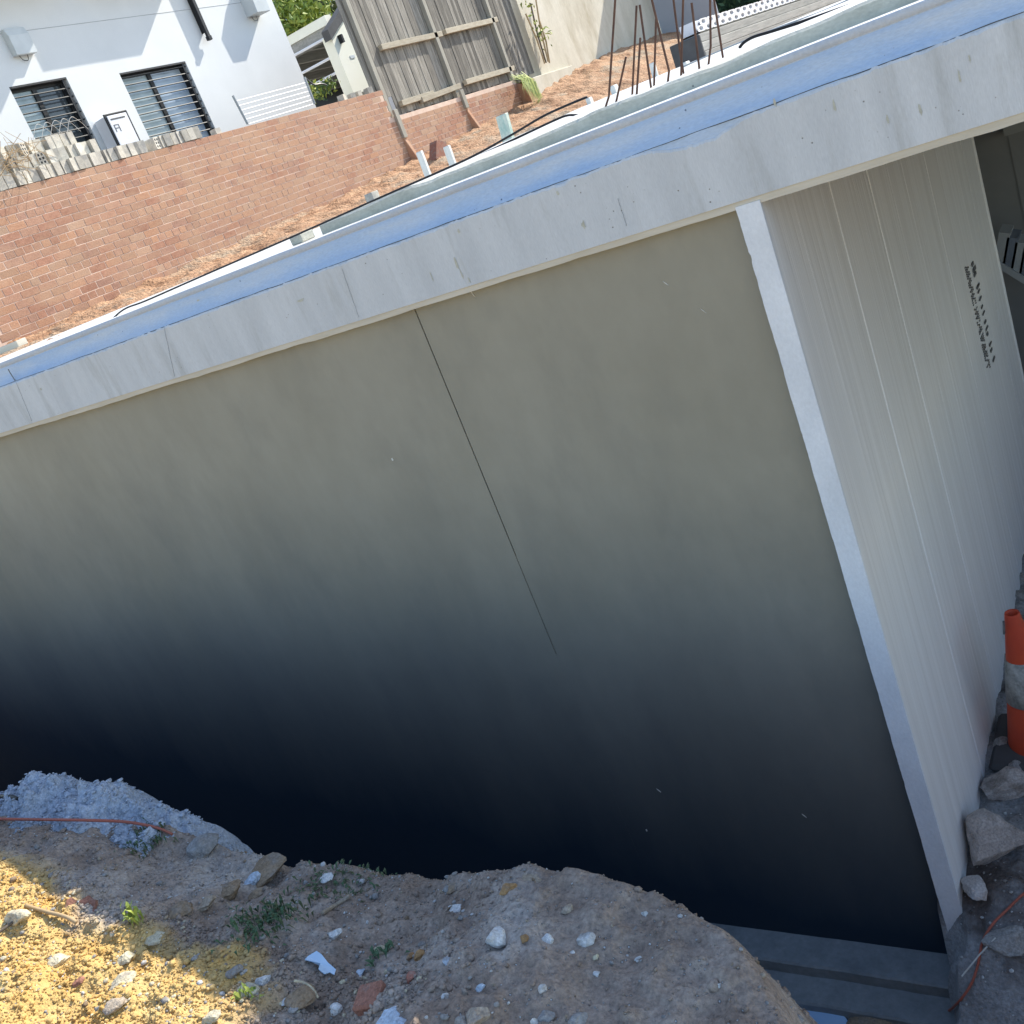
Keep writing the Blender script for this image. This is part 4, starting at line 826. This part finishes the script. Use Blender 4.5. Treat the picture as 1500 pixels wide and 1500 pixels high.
def hsurf(x, y):
    d_ = y+1.15; z = np.interp(x, cz[:, 0], cz[:, 1])-np.where(d_ < 0, .34*np.abs(d_)**1.15, 6*np.abs(d_)**1.8)
    return z+.020*fbm(x*13, y*13, 0, 3, 201)+.026*np.clip(fbm(x*30, y*30, 0, 2, 207), -.1, 1)+.012*fbm(x*62, y*62, 0, 2, 211)-.016
tag(rubble('cement_crumbs', 9000, 19, .0035, .016, (-4.4, -2.78), (-1.5, -1.05), [M['slurry']], (1.0,), hsurf), 'crumbs of dumped cement on the blue grey heap', 'cement', kind='stuff')
# ------------------------------------------------------------------ right: cone, boulders, cable, board
def cone():
    c = onY(1482, 897, .82); top = c[2]; h = .60; z0 = top-h; t = thing('traffic_cone', 'worn orange traffic cone with silver sleeve beside the ribbed wall', 'cone', (c[0], c[1], z0))
    def lathe(nm, pr, m, n=40):
        V = [(c[0]+r*math.cos(2*math.pi*k/n), c[1]+r*math.sin(2*math.pi*k/n), z) for r, z in pr for k in range(n)]; Fq = [(i*n+k, i*n+(k+1) % n, (i+1)*n+(k+1) % n, (i+1)*n+k) for i in range(len(pr)-1) for k in range(n)]
        return obj(nm, V, Fq, m, t, True)
    rad = lambda z: .024+(top-z)/h*.098
    lathe('body', [(rad(top)-.006, top-.12), (rad(top)-.005, top-.004), (rad(top), top), (rad(top)+.002, top-.006), (rad(top-.2), top-.2), (rad(top-.45), top-.45), (rad(z0+.03), z0+.03)], M['cone'])
    lathe('reflective_sleeve', [(rad(top-.19)+.001, top-.19), (rad(top-.19)+.0035, top-.191), (rad(top-.37)+.0035, top-.369), (rad(top-.37)+.001, top-.37)], M['sleeve'])
    b = box('base', c[0]-.17, c[0]+.17, c[1]-.17, c[1]+.17, z0, z0+.035, M['darkgrey'], t, .015)
    q = onY(1471, 922, c[1]-.03); MB().tube([q+(.004, 0, .035), q+(-.004, 0, -.02)], .004, 5).build('tag_strap', M['ink'], t)
cone()
rock(1456, 1222, 104, 100, S['pale'], 'large angular pale grey boulder against the foot of the ribbed wall', 301, 'boulder', 'rock', hitin, group='rocks beside the ribbed wall', bury=.25)
rock(1476, 1150, 76, 56, S['pale'], 'grey rock behind the large boulder under the cone', 302, 'boulder', 'rock', hitin, group='rocks beside the ribbed wall', bury=.25)
rock(1430, 1300, 48, 32, S['pale'], 'small pale grey rock touching the ribbed wall end', 303, 'boulder', 'rock', hitin, group='rocks beside the ribbed wall', bury=.25)
rock(1478, 1372, 70, 34, S['grey'], 'flat grey slab of rubble beyond the red cable', 304, 'boulder', 'rock', hitin, group='rocks beside the ribbed wall', bury=.5)
rock(1483, 1422, 8, 8, S['white'], 'tiny white pebble in the dark soil by the red cable', 305, 'pebble', 'stone', hitin, group='rocks beside the ribbed wall', bury=.2)
for i, (x, y) in enumerate(((1494, 870), (1497, 845), (1490, 1120), (1468, 1085))): rock(x, y, 26, 26, S['grey'], ('rough dark rubble lump behind the cone at the right edge', 'higher rubble lump behind the cone', 'rubble lump at the foot of the cone', 'small rubble lump between wall and cone')[i], 310+i, 'rubble_lump', 'rock', hitin, group='rocks beside the ribbed wall')
def in_tube(name, pp, r, m, label, cat, lift=.008):
    pts = [hitin(x, y)+(0, 0, lift) for x, y in pp]; return tag(MB().tube(spline(pts, 7), r, 7).build(name, m, smooth=True), label, cat)
in_tube('red_cable', [(1530, 1295), (1500, 1314), (1478, 1335), (1455, 1358), (1440, 1385), (1434, 1415), (1424, 1445), (1405, 1472), (1385, 1488), (1350, 1502)], .0042, M['redcable'], 'red brown cable curving over the soil at the foot of the wall end', 'cable', .012)
A = hitin(1412, 1440)+(0, 0, .03); Cq = hitin(1463, 1391)+(0, 0, .05); tag(MB().tube([A, (A+Cq)/2+(.004, 0, .01), Cq], .0025, 5).build('tie_wire', M['peg']), 'thin white tie wire crossing the red cable', 'wire')
# pale board in the trench
A = onZ(1110, 1462, -3.11); b = MB(); P4 = [onZ(x, y, -3.11) for x, y in ((1120, 1462), (1232, 1481), (1246, 1500), (1250, 1540), (1120, 1540))]
n = len(P4); b.add([tuple(p) for p in P4]+[tuple(p+(0, 0, -.025)) for p in P4], [tuple(range(n))[::-1], tuple(range(n, 2*n))]+[(i, (i+1) % n, n+(i+1) % n, n+i) for i in range(n)]); tag(b.build('foam_board', M['sheet'], bevel=.003), 'pale blue board lying in the trench below the footing', 'board')
rock(1285, 1497, 90, 26, S['brown'], 'dark clod of soil on the trench floor below the footing', 330, 'soil_clod', 'clod', lambda x, y: onZ(x, y, -3.12), group='clods in the trench')
rock(1345, 1500, 60, 20, S['brown'], 'smaller dark clod on the trench floor by the red cable', 331, 'soil_clod', 'clod', lambda x, y: onZ(x, y, -3.12), group='clods in the trench')
# striped bundle inside
bn = thing('striped_bundle', 'bundle of dark striped sheets on a pale batten in the dark undercroft', 'bundle', onY(1500, 400, 4.0))
A = onY(1463, 378, 4.0); Cq = onY(1540, 425, 4.0); MB().obox((A+Cq)/2, (Cq-A)/2, (0, .12, 0), (0, 0, .025)).build('batten', M['stripe_b'], bn)
for k in range(7):
    p = A+(Cq-A)*(k+.6)/6.5; MB().obox(p+(.02, 0, .10), (.028, 0, -.012), (0, .1, 0), (.03, 0, .085)).build('sheet', M['stripe_a'] if k % 2 else M['stripe_b'], bn)
